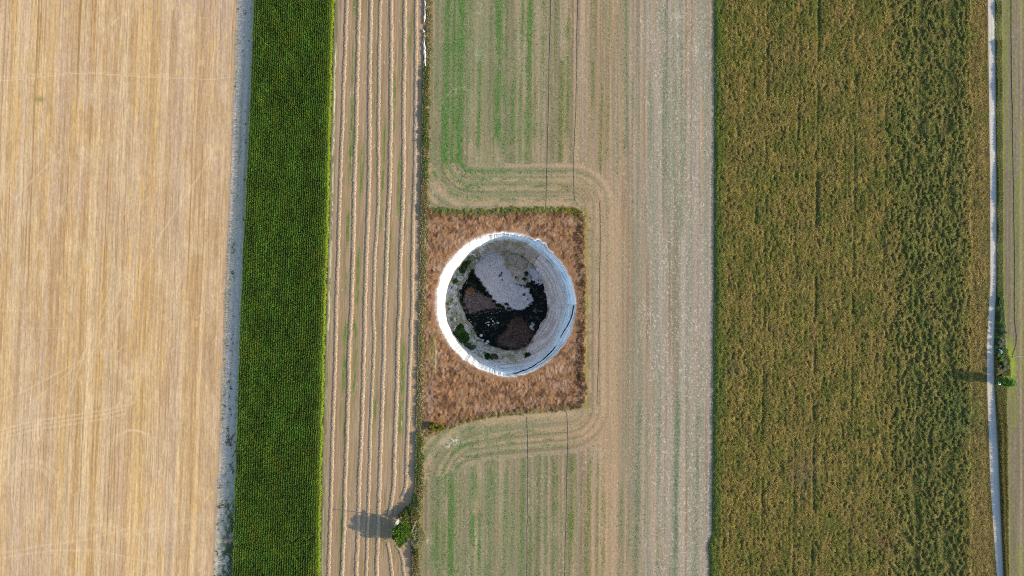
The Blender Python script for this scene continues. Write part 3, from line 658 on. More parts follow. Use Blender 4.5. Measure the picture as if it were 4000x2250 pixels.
    p.inputs['Base Color'].default_value = (.003, .007, .005, 1); p.inputs['Roughness'].default_value = .12; p.inputs['Specular IOR Level'].default_value = .1
    wz = -FD - .42; n = 120; a = np.linspace(0, 2 * np.pi, n, endpoint=False); q = (np.interp(np.degrees(a), *zip(*FE)) + 6)
    ix = HC[0] + q * np.cos(a); iy = HC[1] - q * np.sin(a); k = (CAM_H - wz) / CAM_H
    V = np.stack(((ix - 2000) / 10 * k, (1125 - iy) / 10 * k, np.full(n, wz)), 1); V = np.concatenate((V, [[V[:, 0].mean(), V[:, 1].mean(), wz]]))
    F = np.stack((np.full(n, n), np.arange(n), (np.arange(n) + 1) % n), 1)
    tag(make('water', V, F, m), kind='structure')
build_hole()

# ------------------------------------------------------------------ corn
def corn():
    R = np.random.default_rng(21); P = []
    ys = np.arange(-300, 2560, 2.1); L = CL(ys) + 7 * (fbm(ys / 30, 0 * ys, 205, 3) - .5); Rr = CR(ys) + 9 * (fbm(ys / 24, 0 * ys, 206, 3) - .5)
    nrow = 36
    for k in range(nrow + 1):
        t = (k + .5) / (nrow + 1); x = L * (1 - t) + Rr * t
        P.append(np.stack((x + R.normal(0, .35, len(ys)), ys + R.uniform(-1, 1, len(ys))), 1))
    rid = np.repeat(np.arange(nrow + 1), len(ys)); P = np.concatenate(P)
    gap = np.zeros(len(P), bool)
    d = np.abs(P[:, 1] - (2112 + .13 * (P[:, 0] - 1100) * -1 + 6 * np.sin(P[:, 0] / 9))); gap |= (d < 3.2) & (P[:, 0] > 1120) & (R.random(len(P)) < .8)
    gap |= R.random(len(P)) < .04
    P = P[~gap]; rid = rid[~gap]; n = len(P); x, y = PX(P[:, 0]), PY(P[:, 1])
    H = 2.75 + .35 * (fbm(P[:, 0] / 60, P[:, 1] / 90, 201, 3) - .5) * 2 + R.normal(0, .12, n)
    H = np.where(R.random(n) < .02, H * .6, H)
    yel = fbm(P[:, 0] / 22, P[:, 1] / 50, 202, 3)
    lob = ss(1900, 2250, P[:, 1])
    rowb = (.80 + .4 * vn(P[:, 0] * 0 + rid * 1.7, P[:, 1] / 9, 203)) * (.85 + .3 * vn(P[:, 0] / 30, P[:, 1] / 60, 204))
    edge = ss(16, 4, CR(P[:, 1]) - P[:, 0])  # outer right rows: sunlit flank painted in as lime leaf colour, leaves longer too
    parts = []
    for k in range(9):
        hk = H * (.30 + .078 * k - .2 * edge * R.random(n)) ; yaw = R.uniform(0, 2 * np.pi, n)
        base = np.stack((x, y, hk), 1); L = R.uniform(.8, 1.2, n) * (.40 - .027 * k) * (1 + .6 * edge)
        c = mix((76, 126, 36), (120, 164, 58), R.random(n)) * rowb[:, None]; c = mix(c, (168, 196, 48), edge * .9); c = mix(c, (156, 172, 46), ss(.55, .75, yel + R.normal(0, .1, n)) * (.5 + .3 * lob)); c = mix(c, (150, 138, 70), (R.random(n) < .03) * .6)
        parts.append(blades(base, yaw, L, R.uniform(.12, .2, n), .20, .0 - .3 * R.random(n), alb(c)))
    # tassels
    c = mix((136, 158, 70), (160, 158, 76), R.random(n))
    parts.append(blades(np.stack((x, y, H * .95), 1), R.uniform(0, 6.28, n), .12, .07, .2, .38, alb(c)))
    # stalks
    s = R.random(n) < .5; m = s.sum(); st = blades(np.stack((x[s], y[s], np.zeros(m)), 1), R.uniform(0, 6.28, m), .06, .05, H[s] * .5, H[s], alb(np.tile((88, 108, 48), (m, 1))))
    parts.append(st)
    V, F, C = join(parts)
    o = make('corn_crop', V, F, M_CORN, C); tag(o, 'long dense strip of tall green corn in close rows', 'corn', kind='stuff')
corn()

# ------------------------------------------------------------------ olive crop
def olive_h(X, Y):
    X = np.asarray(X, float); Y = np.asarray(Y, float)
    e = ss(0, 16, X - FR(Y)); er = ss(0, 40, RL(Y) - X)
    t = (X + .02 * Y)
    big = fbm(X / 30, Y / 60, 210, 3); row = vn(t / 17, Y / 260, 211); med = fbm(X / 4.6 + Y / 60, Y / 6.5, 212, 3)
    stripe = ss(3440, 3560, X) * (1 - ss(3730, 3790, X))
    pit = ss(.55, .70, fbm(X / 8, Y / 14, 213, 4) + .10 * stripe + .06 * (row - .5))
    dark = 0
    for sx, w, k in ((2985, 5, .6), (3185, 6, .9), (3452, 8, .5), (3585, 14, .8), (3700, 16, .9), (3110, 4, .5), (3330, 5, .5)):
        dark = dark + k * np.exp(-((X + .012 * (Y - 1125) + 4 * (vn(Y / 90, 0 * Y, 214) - .5) - sx) / w) ** 2) * ss(.35, .6, vn(Y / 70, X * 0 + sx, 215))
    z = .85 + .4 * (big - .5) + .38 * (med - .5) + .32 * (vn(X / 1.7, Y / 1.7, 209) - .5) - (.42 + .3 * ss(3400, 3500, X)) * pit - .75 * np.clip(dark, 0, 1.2) + .22 * (vn(t / 5, Y / 150, 207) - .5)
    side = 3790 + 20 * (fbm(X / 20, Y / 50, 216, 2) - .5)
    z = np.where(X > side, z * .35 + .1, z)
    return np.clip(z, .08, 1.7) * (e * .6 + .4) * (er * .7 + .3), pit, dark
def col_olive(X, Y):
    h, pit, dark = olive_h(X, Y)
    n = fbm(X / 34, Y / 70, 220, 4); f = vn(X / 4, Y / 5, 221)
    c = mix((186, 166, 82), (164, 150, 70), f)
    c = mix(c, (196, 166, 96), ss(.46, .66, n) * .5)
    c = mix(c, (140, 146, 62), ss(.5, .36, n) * .6)
    c = mix(c, (204, 190, 100), ss(.6, .85, vn(X / 7, Y / 9, 222)) * .6)
    c = mix(c, (124, 150, 60), (1 - ss(14, 50, X - FR(Y))) * .7)
    c = mix(c, (188, 158, 98), ss(3780, 3820, X + 14 * (fbm(X / 12, Y / 25, 11, 3) - .5)) * .5 * (1 - ss(.6, .8, fbm(X / 20, Y / 90, 223, 3))))
    c = mix(c, (128, 146, 70), np.clip(np.exp(-(((X - 3760) / 70) ** 2 + ((Y - 1610) / 110) ** 2)) * .6 + np.clip(dark, 0, 1) * .3 + ss(3450, 3560, X) * (1 - ss(3740, 3790, X)) * .35, 0, 1))
    for bx, by, rx, ry, k, cc in ((3172, 1300, 12, 55, .7, (200, 152, 112)), (3178, 1410, 8, 30, .6, (200, 152, 112)), (3130, 1850, 60, 60, .55, (172, 146, 116)), (3445, 2115, 28, 34, .7, (186, 140, 96)), (2860, 1440, 26, 34, .5, (164, 142, 112)), (3050, 250, 60, 80, .35, (184, 154, 98)), (3260, 340, 50, 90, .35, (186, 156, 98)), (2930, 640, 60, 60, .35, (182, 154, 98))):
        c = mix(c, cc, np.exp(-(((X - bx) / rx) ** 2 + ((Y - by) / ry) ** 2)) * k)
    return c
def olive():
    base = sheet('forage_crop', FR, RL, -330, 2580, 4.2, 4.2, lambda X, Y: col_olive(X, Y) * (.62 + .3 * vn(X / 5 + Y / 9, Y / 7, 208))[:, None], lambda X, Y: olive_h(X, Y)[0] - .18, M_WEED)
    # leafy tops, leaning together
    R = np.random.default_rng(31); n = 520000
    Y = R.uniform(-300, 2550, n); u = R.random(n); X = FR(Y) + u * (RL(Y) - 2 - FR(Y))
    h, pit, dark = olive_h(X, Y); keep = R.random(n) < 1.0 - .35 * pit; X, Y, h = X[keep], Y[keep], h[keep]; n = len(X)
    lean = 1.0 + 1.3 * (fbm(X / 50, Y / 50, 230, 2) - .5) * 2 + R.normal(0, .9, n)
    c = col_olive(X, Y) * (.72 + .28 * vn(X / 5 + Y / 9, Y / 7, 208) + .25 * R.random(n) ** 2)[:, None]
    L = R.uniform(.2, .45, n)
    V, F, C = blades(np.stack((PX(X), PY(Y), h - .2 * R.random(n)), 1), lean, L, R.uniform(.12, .22, n), L * R.uniform(.2, .7, n), L * R.uniform(-.2, .6, n), alb(c))
    me = base.data
    nv = len(me.vertices); co = np.empty(nv * 3, f32); me.vertices.foreach_get('co', co); bc = np.empty(nv * 4, f32); me.color_attributes['Col'].data.foreach_get('color', bc)
    li = np.empty(len(me.loops), np.int32); me.loops.foreach_get('vertex_index', li)
    bpy.data.objects.remove(base)
    o = make('forage_crop', np.concatenate((co.reshape(-1, 3), V)), np.concatenate((li.reshape(-1, 4), F + nv)), M_LEAF, np.concatenate((bc.reshape(-1, 4)[:, :3], C)))
    tag(o, 'wide field of tall uneven olive and brown forage crop beside the gravel road', 'crop', kind='stuff')
olive()

# ------------------------------------------------------------------ small vegetation (uncountable)
def scatter(name, X, Y, z, col, L, Wd, up, label, cat, mat=M_LEAF, yaw=None, seed=1):
    R = np.random.default_rng(seed); n = len(X); yaw = R.uniform(0, 6.283, n) if yaw is None else yaw
    L = L * R.uniform(.6, 1.3, n); Wd = Wd * R.uniform(.7, 1.3, n); up = np.broadcast_to(up, n) * R.uniform(.5, 1.2, n)
    V, F, C = blades(np.stack((PX(X), PY(Y), z), 1), yaw, L, Wd, up * .7, up, alb(col * R.uniform(.8, 1.2, n)[:, None]))
    return tag(make(name, V, F, mat, C), label, cat, kind='stuff')

R = np.random.default_rng(41)
# green weed rows
n = 520000; X = R.uniform(1640, 2790, n); Y = R.uniform(-300, 2550, n)
g, u, hd = green_amt(X, Y); ip, d = in_patch(X, Y)
k = (R.random(n) < g * .6) & (ip < .3) & (X > HR(Y)) & (X < FR(Y) - 3); X, Y, g = X[k], Y[k], g[k]
c = mix((112, 130, 78), (104, 142, 68), np.clip(g, 0, 1)); c = mix(c, (130, 128, 62), ss(2000, 2300, X) * .5); c = mix(c, (124, 140, 108), ss(2360, 2480, X))
scatter('field_weeds', X, Y, 0 * X, c, .22, .16, .14, 'low green weeds growing in rows over the harvested field', 'weeds', seed=2)
# pale chaff
n = 90000; X = R.uniform(1660, 2785, n); Y = R.uniform(-300, 2550, n); ip, d = in_patch(X, Y)
k = (ip < .1) & (R.random(n) < .25 + .4 * ss(2350, 2550, X)) & (X > HR(Y)); X, Y = X[k], Y[k]
scatter('chaff', X, Y, .03 + 0 * X, mix((196, 184, 164), (226, 216, 202), R.random(len(X))), .22, .1, .06, 'pale chaff and straw bits scattered over the harvested field', 'chaff', mat=M_DRY, seed=3)
# dry brown growth of the fallow square
n = 190000; X = R.uniform(1650, 2296, n); Y = R.uniform(800, 1715, n); ip, d = in_patch(X, Y); r, th = polar(X, Y); e = r - rim(th)
k = (ip > .5) & (fbm(X / 16, Y / 16, 247, 3) > .46 - .35 * (d < 40)) & (R.random(n) < ss(6, 55, e) * (.32 + .68 * ss(60, 10, d))) ; X, Y, d = X[k], Y[k], d[k]; f1 = fbm(X / 12, Y / 12, 82, 4)
c = mix((116, 88, 64), (178, 140, 106), R.random(len(X))) ; c = mix(c, (168, 122, 82), ss(.5, .75, fbm(X / 45, Y / 45, 83, 3)) * ss(2000, 1760, X) * .5); c = mix(c, (120, 92, 84), ss(.55, .7, fbm(X / 24, Y / 24, 86, 3)) * .5); c = mix(c, (176, 138, 112), ss(.5, .75, fbm(X / 60, Y / 30, 85, 3)) * .4)
c = mix(c, (196, 160, 112), ss(40, 5, d) * .4)
c = mix(c, (96, 70, 54), ss(.5, .68, fbm(X / 20 + 5, Y / 20, 10, 4)) * .7); c = mix(c, (188, 154, 128), ss(.55, .72, fbm(X / 34 + 3, Y / 30, 9, 4)) * .4)
gt = ((Y < top_edge(X) + 16 + 26 * f1) | ((X > 2225) & (Y < 862) & (f1 > .4))) & (X > 1690); c = mix(c, mix((104, 128, 58), (140, 146, 50), ss(2080, 2260, X)), gt * (R.random(len(X)) < .8) * .9)
gb = (bot_edge(X) - Y < 26); c = mix(c, (138, 136, 80), gb * (R.random(len(X)) < .55) * .8)
gl = np.exp(-((X - 1690) / 18) ** 2 - ((Y - 1380) / 70) ** 2) > .4; c = mix(c, (136, 132, 74), gl * .7)
up = .05 + .8 * ss(46, 6, d) * ss(.35, .62, f1) * (.5 + .5 * ss(2150, 2250, X))
scatter('dry_grass', X, Y, hmid(X, Y), c, .2, .09, up, 'rough dry brown grass and herbs covering the square around the sinkhole', 'dry grass', mat=M_DRY, seed=4)
# bank weeds
n = 130000; Y = R.uniform(-320, 2560, n); t = R.random(n) ** 1.3; X = HL(Y) - 3 + t * (HR(Y) - HL(Y) + 5 + 12 * fbm(Y / 25, 0 * Y, 15, 3))
v = fbm(Y / 30, 0 * Y, 240, 3); grn = ss(.40, .58, fbm(Y / 60, 0 * Y + 3, 241, 3)) * ((Y < 700) & (Y > 230) | (Y > 1680))
low = (Y > 880) & (Y < 1690); bare = (Y < 260)
hgt = np.where(low, .35 + .3 * v, .35 + .8 * v) * (1.15 - .6 * t) * np.where(bare, .75, 1); dens = np.where(low, .5, .9)
clump = fbm(X / 5, Y / 14, 246, 3); hgt = hgt * (.55 + .8 * ss(.35, .7, clump)); k = R.random(n) < dens * np.where(bare & (X < HL(Y) + 8), .2, 1) * ss(.28, .55, clump) * (.25 + .75 * ss(1, .55, t + .3 * clump)); X, Y, hgt, grn, t = X[k], Y[k], hgt[k], grn[k], t[k]
c = mix(mix((146, 130, 92), (182, 162, 120), R.random(len(X))), mix((86, 110, 58), (140, 152, 84), R.random(len(X))), (R.random(len(X)) < .25 + .6 * grn) * .95)
scatter('bank_weeds', X, Y, .1 + 0 * X, c, .4, .17, hgt, 'tall mixed dry and green weeds along the bank between two fields', 'weeds', seed=5)
# verge weeds by the road
n = 80000; Y = R.uniform(-320, 2560, n); t = R.random(n); X = RR(Y) + 1.5 + t * (VR(Y) - RR(Y) - 1)
tall = np.interp(Y, (-300, 0, 30, 60, 90, 150, 165, 200, 240, 275, 300, 320, 345, 375, 400, 430, 560, 600, 700, 760, 820, 900, 960, 1100, 1390, 1410, 1450, 1470, 1490, 1510, 1600, 1700, 1760, 2000, 2050, 2250, 2550),
                 (.8, .3, .9, .5, .2, .2, .9, .7, .4, .9, .6, .9, 1.1, .8, .4, .4, .7, .4, .8, 1., .5, .9, .4, .7, .6, 1.2, 1.2, .4, 1.3, .5, 1.1, 1.3, .8, 1.1, .7, 1.0, .8))
tall = tall * (.75 + .5 * fbm(Y / 26, 0 * Y, 245, 3)) * (.5 + .5 * ss(.6, .1, t)) * (1 + .45 * ss(1600, 1700, Y))
c = mix(mix((112, 128, 66), (158, 156, 92), R.random(n)), (150, 128, 84), (R.random(n) < .4 * ss(1480, 1600, Y) + .15) * 1.0); c = mix(c, (88, 120, 62), ss(1080, 1180, Y) * ss(1390, 1350, Y) * .7)
scatter('verge_weeds', X, Y, 0 * X, c, .35, .18, tall, 'overgrown green and brown weeds on the verge of the gravel road', 'weeds', seed=6)
# green regrowth between the straw rows
n = 60000; X = R.uniform(1320, 1620, n); Y = R.uniform(-100, 2300, n); cc = col_swath(X, Y); gg = cc[:, 1] - cc[:, 0]
k = (gg > 0) & (R.random(n) < .6); X, Y = X[k], Y[k]
scatter('regrowth', X, Y, 0 * X, np.tile((108, 136, 66), (len(X), 1)), .2, .12, .1, 'thin green regrowth between the straw rows', 'weeds', seed=7)
# weeds on the shaded track
n = 26000; Y = R.uniform(0, 2400, n); t = R.random(n); X = ST_R(Y) + 4 + t * (CL(Y) - ST_R(Y) - 6)
cl = fbm(X / 10, Y / 18, 250, 3) + .25 * ss(1900, 2060, Y) * ss(.3, .8, t) + .22 * np.exp(-(((X - 893) / 14) ** 2 + ((Y - 1705) / 26) ** 2)) - .1 * (Y < 1400)
k = cl > .68; X, Y = X[k], Y[k]
scatter('track_weeds', X, Y, 0 * X, mix((78, 96, 58), (120, 128, 80), R.random(len(X))), .35, .18, .3, 'dark clumps of weeds on the dirt track beside the corn', 'weeds', seed=8)
# marsh plants on the sinkhole floor
def floor_growth():
    R = np.random.default_rng(61); ps = []
    n = 26000; X = R.uniform(1790, 2110, n); Y = R.uniform(1040, 1375, n)
    a = softpoly(X, Y, P_MAT1, 8) > R.random(n); b = softpoly(X, Y, P_MAT2, 10) > R.random(n); dk = np.zeros(n, bool)
    for x, y, p, q in DARK: dk |= ((X - x) / p) ** 2 + ((Y - y) / q) ** 2 < .8
    k = ((a | b) & (R.random(n) < .55)) | dk; X, Y, a, b, dk = X[k], Y[k], a[k], b[k], dk[k]; n = len(X); z = -FD + .1
    s = (CAM_H - z) / CAM_H; P = np.stack((PX(X) * s, PY(Y) * s, np.full(n, z)), 1)
    c = mix((96, 82, 92), (168, 148, 138), R.random(n)); c = mix(c, (112, 82, 68), b * .6); c = mix(c, (150, 106, 60), (a & (X < 1850) & (Y < 1150)) * .8); c = mix(c, (44, 66, 36), dk * .95)
    V, F, C = blades(P, R.uniform(0, 6.28, n), R.uniform(.15, .4, n), R.uniform(.1, .22, n), np.where(dk, .5, .15), np.where(dk, .8, .22), alb(c))
    tag(make('marsh_plants', V, F, M_LEAF, C), 'low brown and dark green marsh plants on the sinkhole floor', 'marsh plants', kind='stuff')
floor_growth()

# ------------------------------------------------------------------ straw rows
WY = (0, 200, 350, 500, 700, 850, 1000, 1200, 1350, 1500, 1700, 1900)
ROWS = [
    (WY + (2250, 2500), (1356, 1350, 1344, 1339, 1331, 1326, 1322, 1315, 1313, 1308, 1300, 1296.5, 1284, 1275), 7.5, 'straw row nearest the corn'),
    (WY + (2080, 2250, 2500), (1404, 1400, 1396, 1393.6, 1386, 1384, 1380, 1375, 1366.5, 1363, 1357, 1350, 1345, 1337, 1329), 8.5, 'second straw row from the corn'),
    (WY + (2080, 2250, 2500), (1450, 1447, 1445, 1445, 1444, 1439, 1432, 1427, 1424.5, 1420, 1414, 1404, 1400, 1393, 1385), 8.5, 'third straw row from the corn, with a wide dark shadow'),
    (WY[:8] + (1250, 1300, 1350, 1500, 1700, 1900, 2250, 2500), (1488, 1483, 1481, 1480, 1480, 1477, 1466, 1460, 1460, 1464, 1463, 1456, 1448, 1443, 1432, 1426), 6.5, 'thinnest straw row, fourth from the corn, with a wavy middle'),
    (WY + (2250, 2500), (1530, 1530, 1529, 1528, 1525, 1517, 1512, 1505, 1502, 1497, 1491, 1484, 1473, 1466), 8.5, 'fifth straw row from the corn, unbroken'),
    (WY + (1980, 2015), (1583, 1582, 1579, 1578, 1578, 1573, 1566, 1563, 1555, 1553, 1545, 1539.5, 1529, 1519), 8.5, 'long sixth straw row that ends in the tree shadow'),
    (WY + (1925, 1953), (1628, 1627, 1626, 1625, 1622, 1617, 1613, 1612, 1606, 1600, 1594, 1587, 1581, 1565), 8, 'long straw row nearest the weedy bank'),
    ((2114, 2150, 2200, 2250, 2500), (1517, 1521, 1530, 1533, 1528), 7, 'short straw row starting just below the tree'),
    ((2128, 2150, 2185, 2250, 2500), (1547, 1563, 1575, 1581, 1574), 7, 'short curved straw row between the tree and the bank'),
]
def straw_row(ys, xs, w, label, seed):
    R = np.random.default_rng(seed); y0 = ys[0] - (0 if ys[0] > 100 else 320); y1 = ys[-1]
    Y = np.arange(y0, y1, 1.6); X = np.interp(Y, ys, xs) + 2.2 * (vn(Y / 22, 0 * Y, seed) - .5) + 2 * (vn(Y / 5, 0 * Y, seed + 1) - .5)
    if y0 < 0: X = X + np.where(Y < 0, -.03 * Y, 0)
    ends = ss(0, 8, Y - y0) * ss(0, 8, y1 - Y); ww = (w * .74 + 2.5 * (vn(Y / 6, 0 * Y, seed + 2) - .5) + 1.6 * (vn(Y / 2.5, 0 * Y, seed + 5) - .5)) * (.3 + .7 * ends)
    na = 11; a = np.linspace(-1, 1, na)
    gx = X[:, None] + a[None] * ww[:, None]; gy = np.repeat(Y[:, None], na, 1)
    hh = .30 * (1 - a[None] ** 2) ** .7 * (.6 + .8 * vn(gx / 3.2, gy / 3.2, seed + 3)) * (.25 + .75 * ends[:, None]) * (w / 8) - .04
    V = np.stack((PX(gx), PY(gy), hh), -1).reshape(-1, 3)
    c = mix((204, 176, 146), (232, 206, 176), vn(gx.ravel() / 2.2, gy.ravel() / 2.2, seed + 4))
    F = grid_faces(len(Y), na); C = alb(c)
    n = int((y1 - y0) * 7); q = R.uniform(y0 + 3, y1 - 3, n); qa = R.uniform(-1, 1, n); qx = np.interp(q, Y, X) + qa * w * .85
    z = .30 * (1 - qa ** 2) ** .7 * (w / 8) + .02
    c2 = mix((206, 178, 148), (244, 220, 190), R.random(n))
    V2, F2, C2 = blades(np.stack((PX(qx), PY(q), z), 1), R.uniform(0, 6.28, n), R.uniform(.15, .38, n), R.uniform(.06, .12, n), R.uniform(0, .06, n), R.uniform(-.06, .06, n), alb(c2))
    o = make('straw_row', np.concatenate((V, V2)), np.concatenate((F, F2 + len(V))), M_DRY, np.concatenate((C, C2)))
    tag(o, label, 'straw row', 'straw rows raked up in the mown field')
for i, (ys, xs, w, lb) in enumerate(ROWS): straw_row(ys, xs, w, lb, 300 + 10 * i)

# ------------------------------------------------------------------ irrigation pipes
M_PIPE = flat_mat('black_pipe', (.10, .08, .065), .6)
M_PIPEG = flat_mat('grey_pipe', (.38, .37, .36), .6)
PIPES = [
    ([(2154, -300), (2152, 0), (2150, 90), (2146, 240), (2144, 360), (2142, 480), (2138, 620), (2136, 700), (2134, 780), (2133, 824)], 'black pipe running into the top edge of the fallow square', .045),
    ([(2262, -300), (2258, 0), (2255, 100), (2253, 230), (2251, 420), (2247, 500), (2243, 610), (2242, 700), (2243, 760), (2247, 787)], 'black pipe ending just short of the green corner of the square', .045),
    ([(2343, 790), (2346, 870), (2345, 1000), (2342, 1240), (2340, 1400), (2335, 1500), (2333, 1578)], 'black pipe alongside the sinkhole in the open field', .045),
    ([(2058, 1630), (2061, 1690), (2063, 1800), (2061, 1990), (2064, 2020), (2060, 2050), (2059, 2250), (2058, 2540)], 'black pipe with a small kink, below the sinkhole', .045),
    ([(2214, 1604), (2219, 1660), (2218, 1760), (2214, 1920), (2210, 2100), (2207, 2250), (2203, 2540)], 'black pipe starting at the lower corner of the fallow square', .045),
    ([(3948, -300), (3951, 0), (3951, 200), (3954, 380), (3960, 700), (3964, 1000), (3963, 1240), (3971, 1310), (3970, 1345), (3953, 1390)], 'black pipe in the grass field beyond the gravel road', .06),
]
for i, (pts, lb, r) in enumerate(PIPES):
    pts = np.array(pts, float); s = np.concatenate(([0], np.cumsum(np.hypot(*np.diff(pts, axis=0).T)))); q = np.arange(0, s[-1], 6)
    x = np.interp(q, s, pts[:, 0]) + 1.6 * (vn(q / 40, 0 * q, 400 + i) - .5) + .8 * (vn(q / 12, 0 * q, 420 + i) - .5); y = np.interp(q, s, pts[:, 1])
    t = bpy.data.objects.new('irrigation_pipe', None); COL.objects.link(t); t.location = (PX(x[0]), PY(y[0]), 0)
    tag(t, lb, 'pipe', 'irrigation pipes lying in the fields')
    P3 = np.stack((PX(x) - t.location.x, PY(y) - t.location.y, np.full(len(x), r + .02)), 1)
    tube_obj('tube', P3, r, M_PIPE, t)
    for j in range(14, len(x) - 1, 30):
        tube_obj('coupling', P3[j] + np.array(((0, -.22, 0), (0, .22, 0))), r * 1.7, M_PIPEG, t)
g = bpy.data.objects.new('feeder_pipe', None); COL.objects.link(g); g.location = (PX(3915), PY(1400), 0)
tag(g, 'thin pale grey pipe crossing the grass field from the roadside shrubs', 'pipe')
tube_obj('tube', [(0, 0, .2), (3, .5, .2), (5, .6, .2), (8.5, 1.0, .2), (14, 1.1, .2)], .09, M_PIPEG, g); tube_obj('valve', [(3.7, .5, 0), (3.7, .5, .7)], .16, M_PIPE, g)

# ------------------------------------------------------------------ trees and shrubs
def foliage(R, blobs, n, c0, c1, leaf=.3, wid=.55, squash=1.0):
    """leaf cards over several overlapping lumps; blobs: (x,y,z,rx,ry,rz)"""
    B = np.array(blobs, float); w = B[:, 3] * B[:, 4] + B[:, 3] * B[:, 5]; k = R.choice(len(B), n, p=w / w.sum()); b = B[k]
    v = R.normal(size=(n, 3)); v /= np.linalg.norm(v, axis=1)[:, None]; rr = R.random(n) ** .35
    P = b[:, :3] + v * b[:, 3:] * rr[:, None]; P[:, 2] = np.maximum(P[:, 2], .05)
    hue = R.random(len(B))[k] * .65 + R.random(n) * .35
    c = mix(c0, c1, hue) * R.uniform(.85, 1.15, n)[:, None]
    L = leaf * R.uniform(.6, 1.4, n); up = R.normal(.15, .5, n) * L
    return blades(P, np.arctan2(v[:, 1], v[:, 0]) + R.normal(0, 1, n), L, L * wid, up * .7, up, alb(c))

def plant(name, label, cat, px, py, h, rx, ry, c0, c1, n, seed, group=None, nb=14, leaf=.32, crown0=.25, limbs=5, rot=0, depth=0, wid=.55):
    R = np.random.default_rng(seed)
    t = bpy.data.objects.new(name, None); COL.objects.link(t)
    if depth: s = (CAM_H + depth) / CAM_H; t.location = (PX(px) * s, PY(py) * s, -depth)
    else: t.location = (PX(px), PY(py), 0)
    t.rotation_euler = (0, 0, rot); tag(t, label, cat, group)
    bl = []
    for _ in range(int(nb * 1.7)):
        z = R.uniform(crown0, .86); a = R.uniform(0, 6.28); q = R.random() ** .5 * .84 * (1.15 - .75 * abs(z - .5) ** 1.2 * 1.3)
        s = R.uniform(.16, .34)
        bl.append((rx * q * math.cos(a), ry * q * math.sin(a), h * z, rx * s, ry * s, min(h * .22, rx * s * 1.1)))
    V, F, C = foliage(R, bl, n, c0, c1, leaf, wid)
    V[:, 2] = np.maximum(V[:, 2], .02)
    make('crown', V, F, M_LEAF, C, parent=t)
    it = [(np.array([(0, 0, -.1), (.05 * rx, 0, h * .3), (0, .05 * ry, h * .62), (.03, 0, h * .8)]), np.array((.05, .038, .025, .01)) * max(h, 2) * .55)]
    for b in R.permutation(len(bl))[:limbs]:
        z0 = h * R.uniform(.12, .5); e = np.array(bl[b][:3]); it.append((np.array([(0, 0, z0), tuple(e * .5 + np.array((0, 0, z0)) * .5), tuple(e)]), np.array((.02, .014, .006)) * max(h, 2) * .6))
    merge_tubes('trunk', it, M_BARK, t)
    return t

plant('tree', 'bright green leafy tree casting the long shadow over the straw rows', 'tree', 1575, 2066, 8.0, 3.4, 4.3, (54, 90, 24), (122, 150, 44), 9000, 501, nb=26, leaf=.42, crown0=.3, limbs=9, wid=.7)
plant('shrub', 'pale grey green spreading shrub against the bright green tree', 'shrub', 1628, 2090, 3.4, 3.2, 3.9, (120, 122, 84), (172, 168, 122), 8000, 502, group='shrubs beside the tree on the bank', nb=26, leaf=.4, crown0=.2, wid=.28)
plant('shrub', 'olive shrub just above the bright green tree', 'shrub', 1581, 2012, 2.8, 2.3, 2.0, (88, 100, 46), (136, 138, 68), 3600, 503, group='shrubs beside the tree on the bank', nb=14, leaf=.36, wid=.4)
plant('shrub', 'narrow dark olive shrub at the notch where the bank meets the tree clump', 'shrub', 1601, 1990, 2.5, 1.9, 2.4, (66, 84, 44), (112, 120, 64), 3200, 504, group='shrubs beside the tree on the bank', nb=12, leaf=.36, wid=.4)
plant('shrub', 'small dull shrub with bare twigs behind the olive shrub', 'shrub', 1622, 2012, 2.4, 1.8, 1.7, (112, 104, 66), (142, 128, 84), 1900, 505, group='shrubs beside the tree on the bank', nb=10, leaf=.3, wid=.3)
plant('shrub', 'dark green shrub on the bank where the last straw row ends', 'shrub', 1624, 1952, 1.9, 1.1, 2.8, (56, 80, 44), (98, 112, 62), 2600, 506, group='shrubs beside the tree on the bank', nb=10, leaf=.32, wid=.4)
plant('shrub', 'dark grey green shrub on the bank below the tree', 'shrub', 1627, 2150, 1.8, 1.0, 1.7, (66, 92, 48), (120, 126, 60), 1400, 507, group='shrubs beside the tree on the bank', nb=8, leaf=.3, wid=.4)
plant('shrub', 'yellow green shrub at the lower corner of the fallow square', 'shrub', 1706, 1668, 2.2, 3.0, 1.6, (106, 112, 38), (154, 148, 48), 3600, 508, nb=14, leaf=.3, wid=.5)
plant('poplar_tree', 'slender pale green poplar standing by the gravel road', 'tree', 3902, 1483, 9.2, 1.9, 2.0, (104, 156, 54), (172, 198, 96), 9000, 509, nb=30, leaf=.36, crown0=.14, limbs=6, wid=.5)
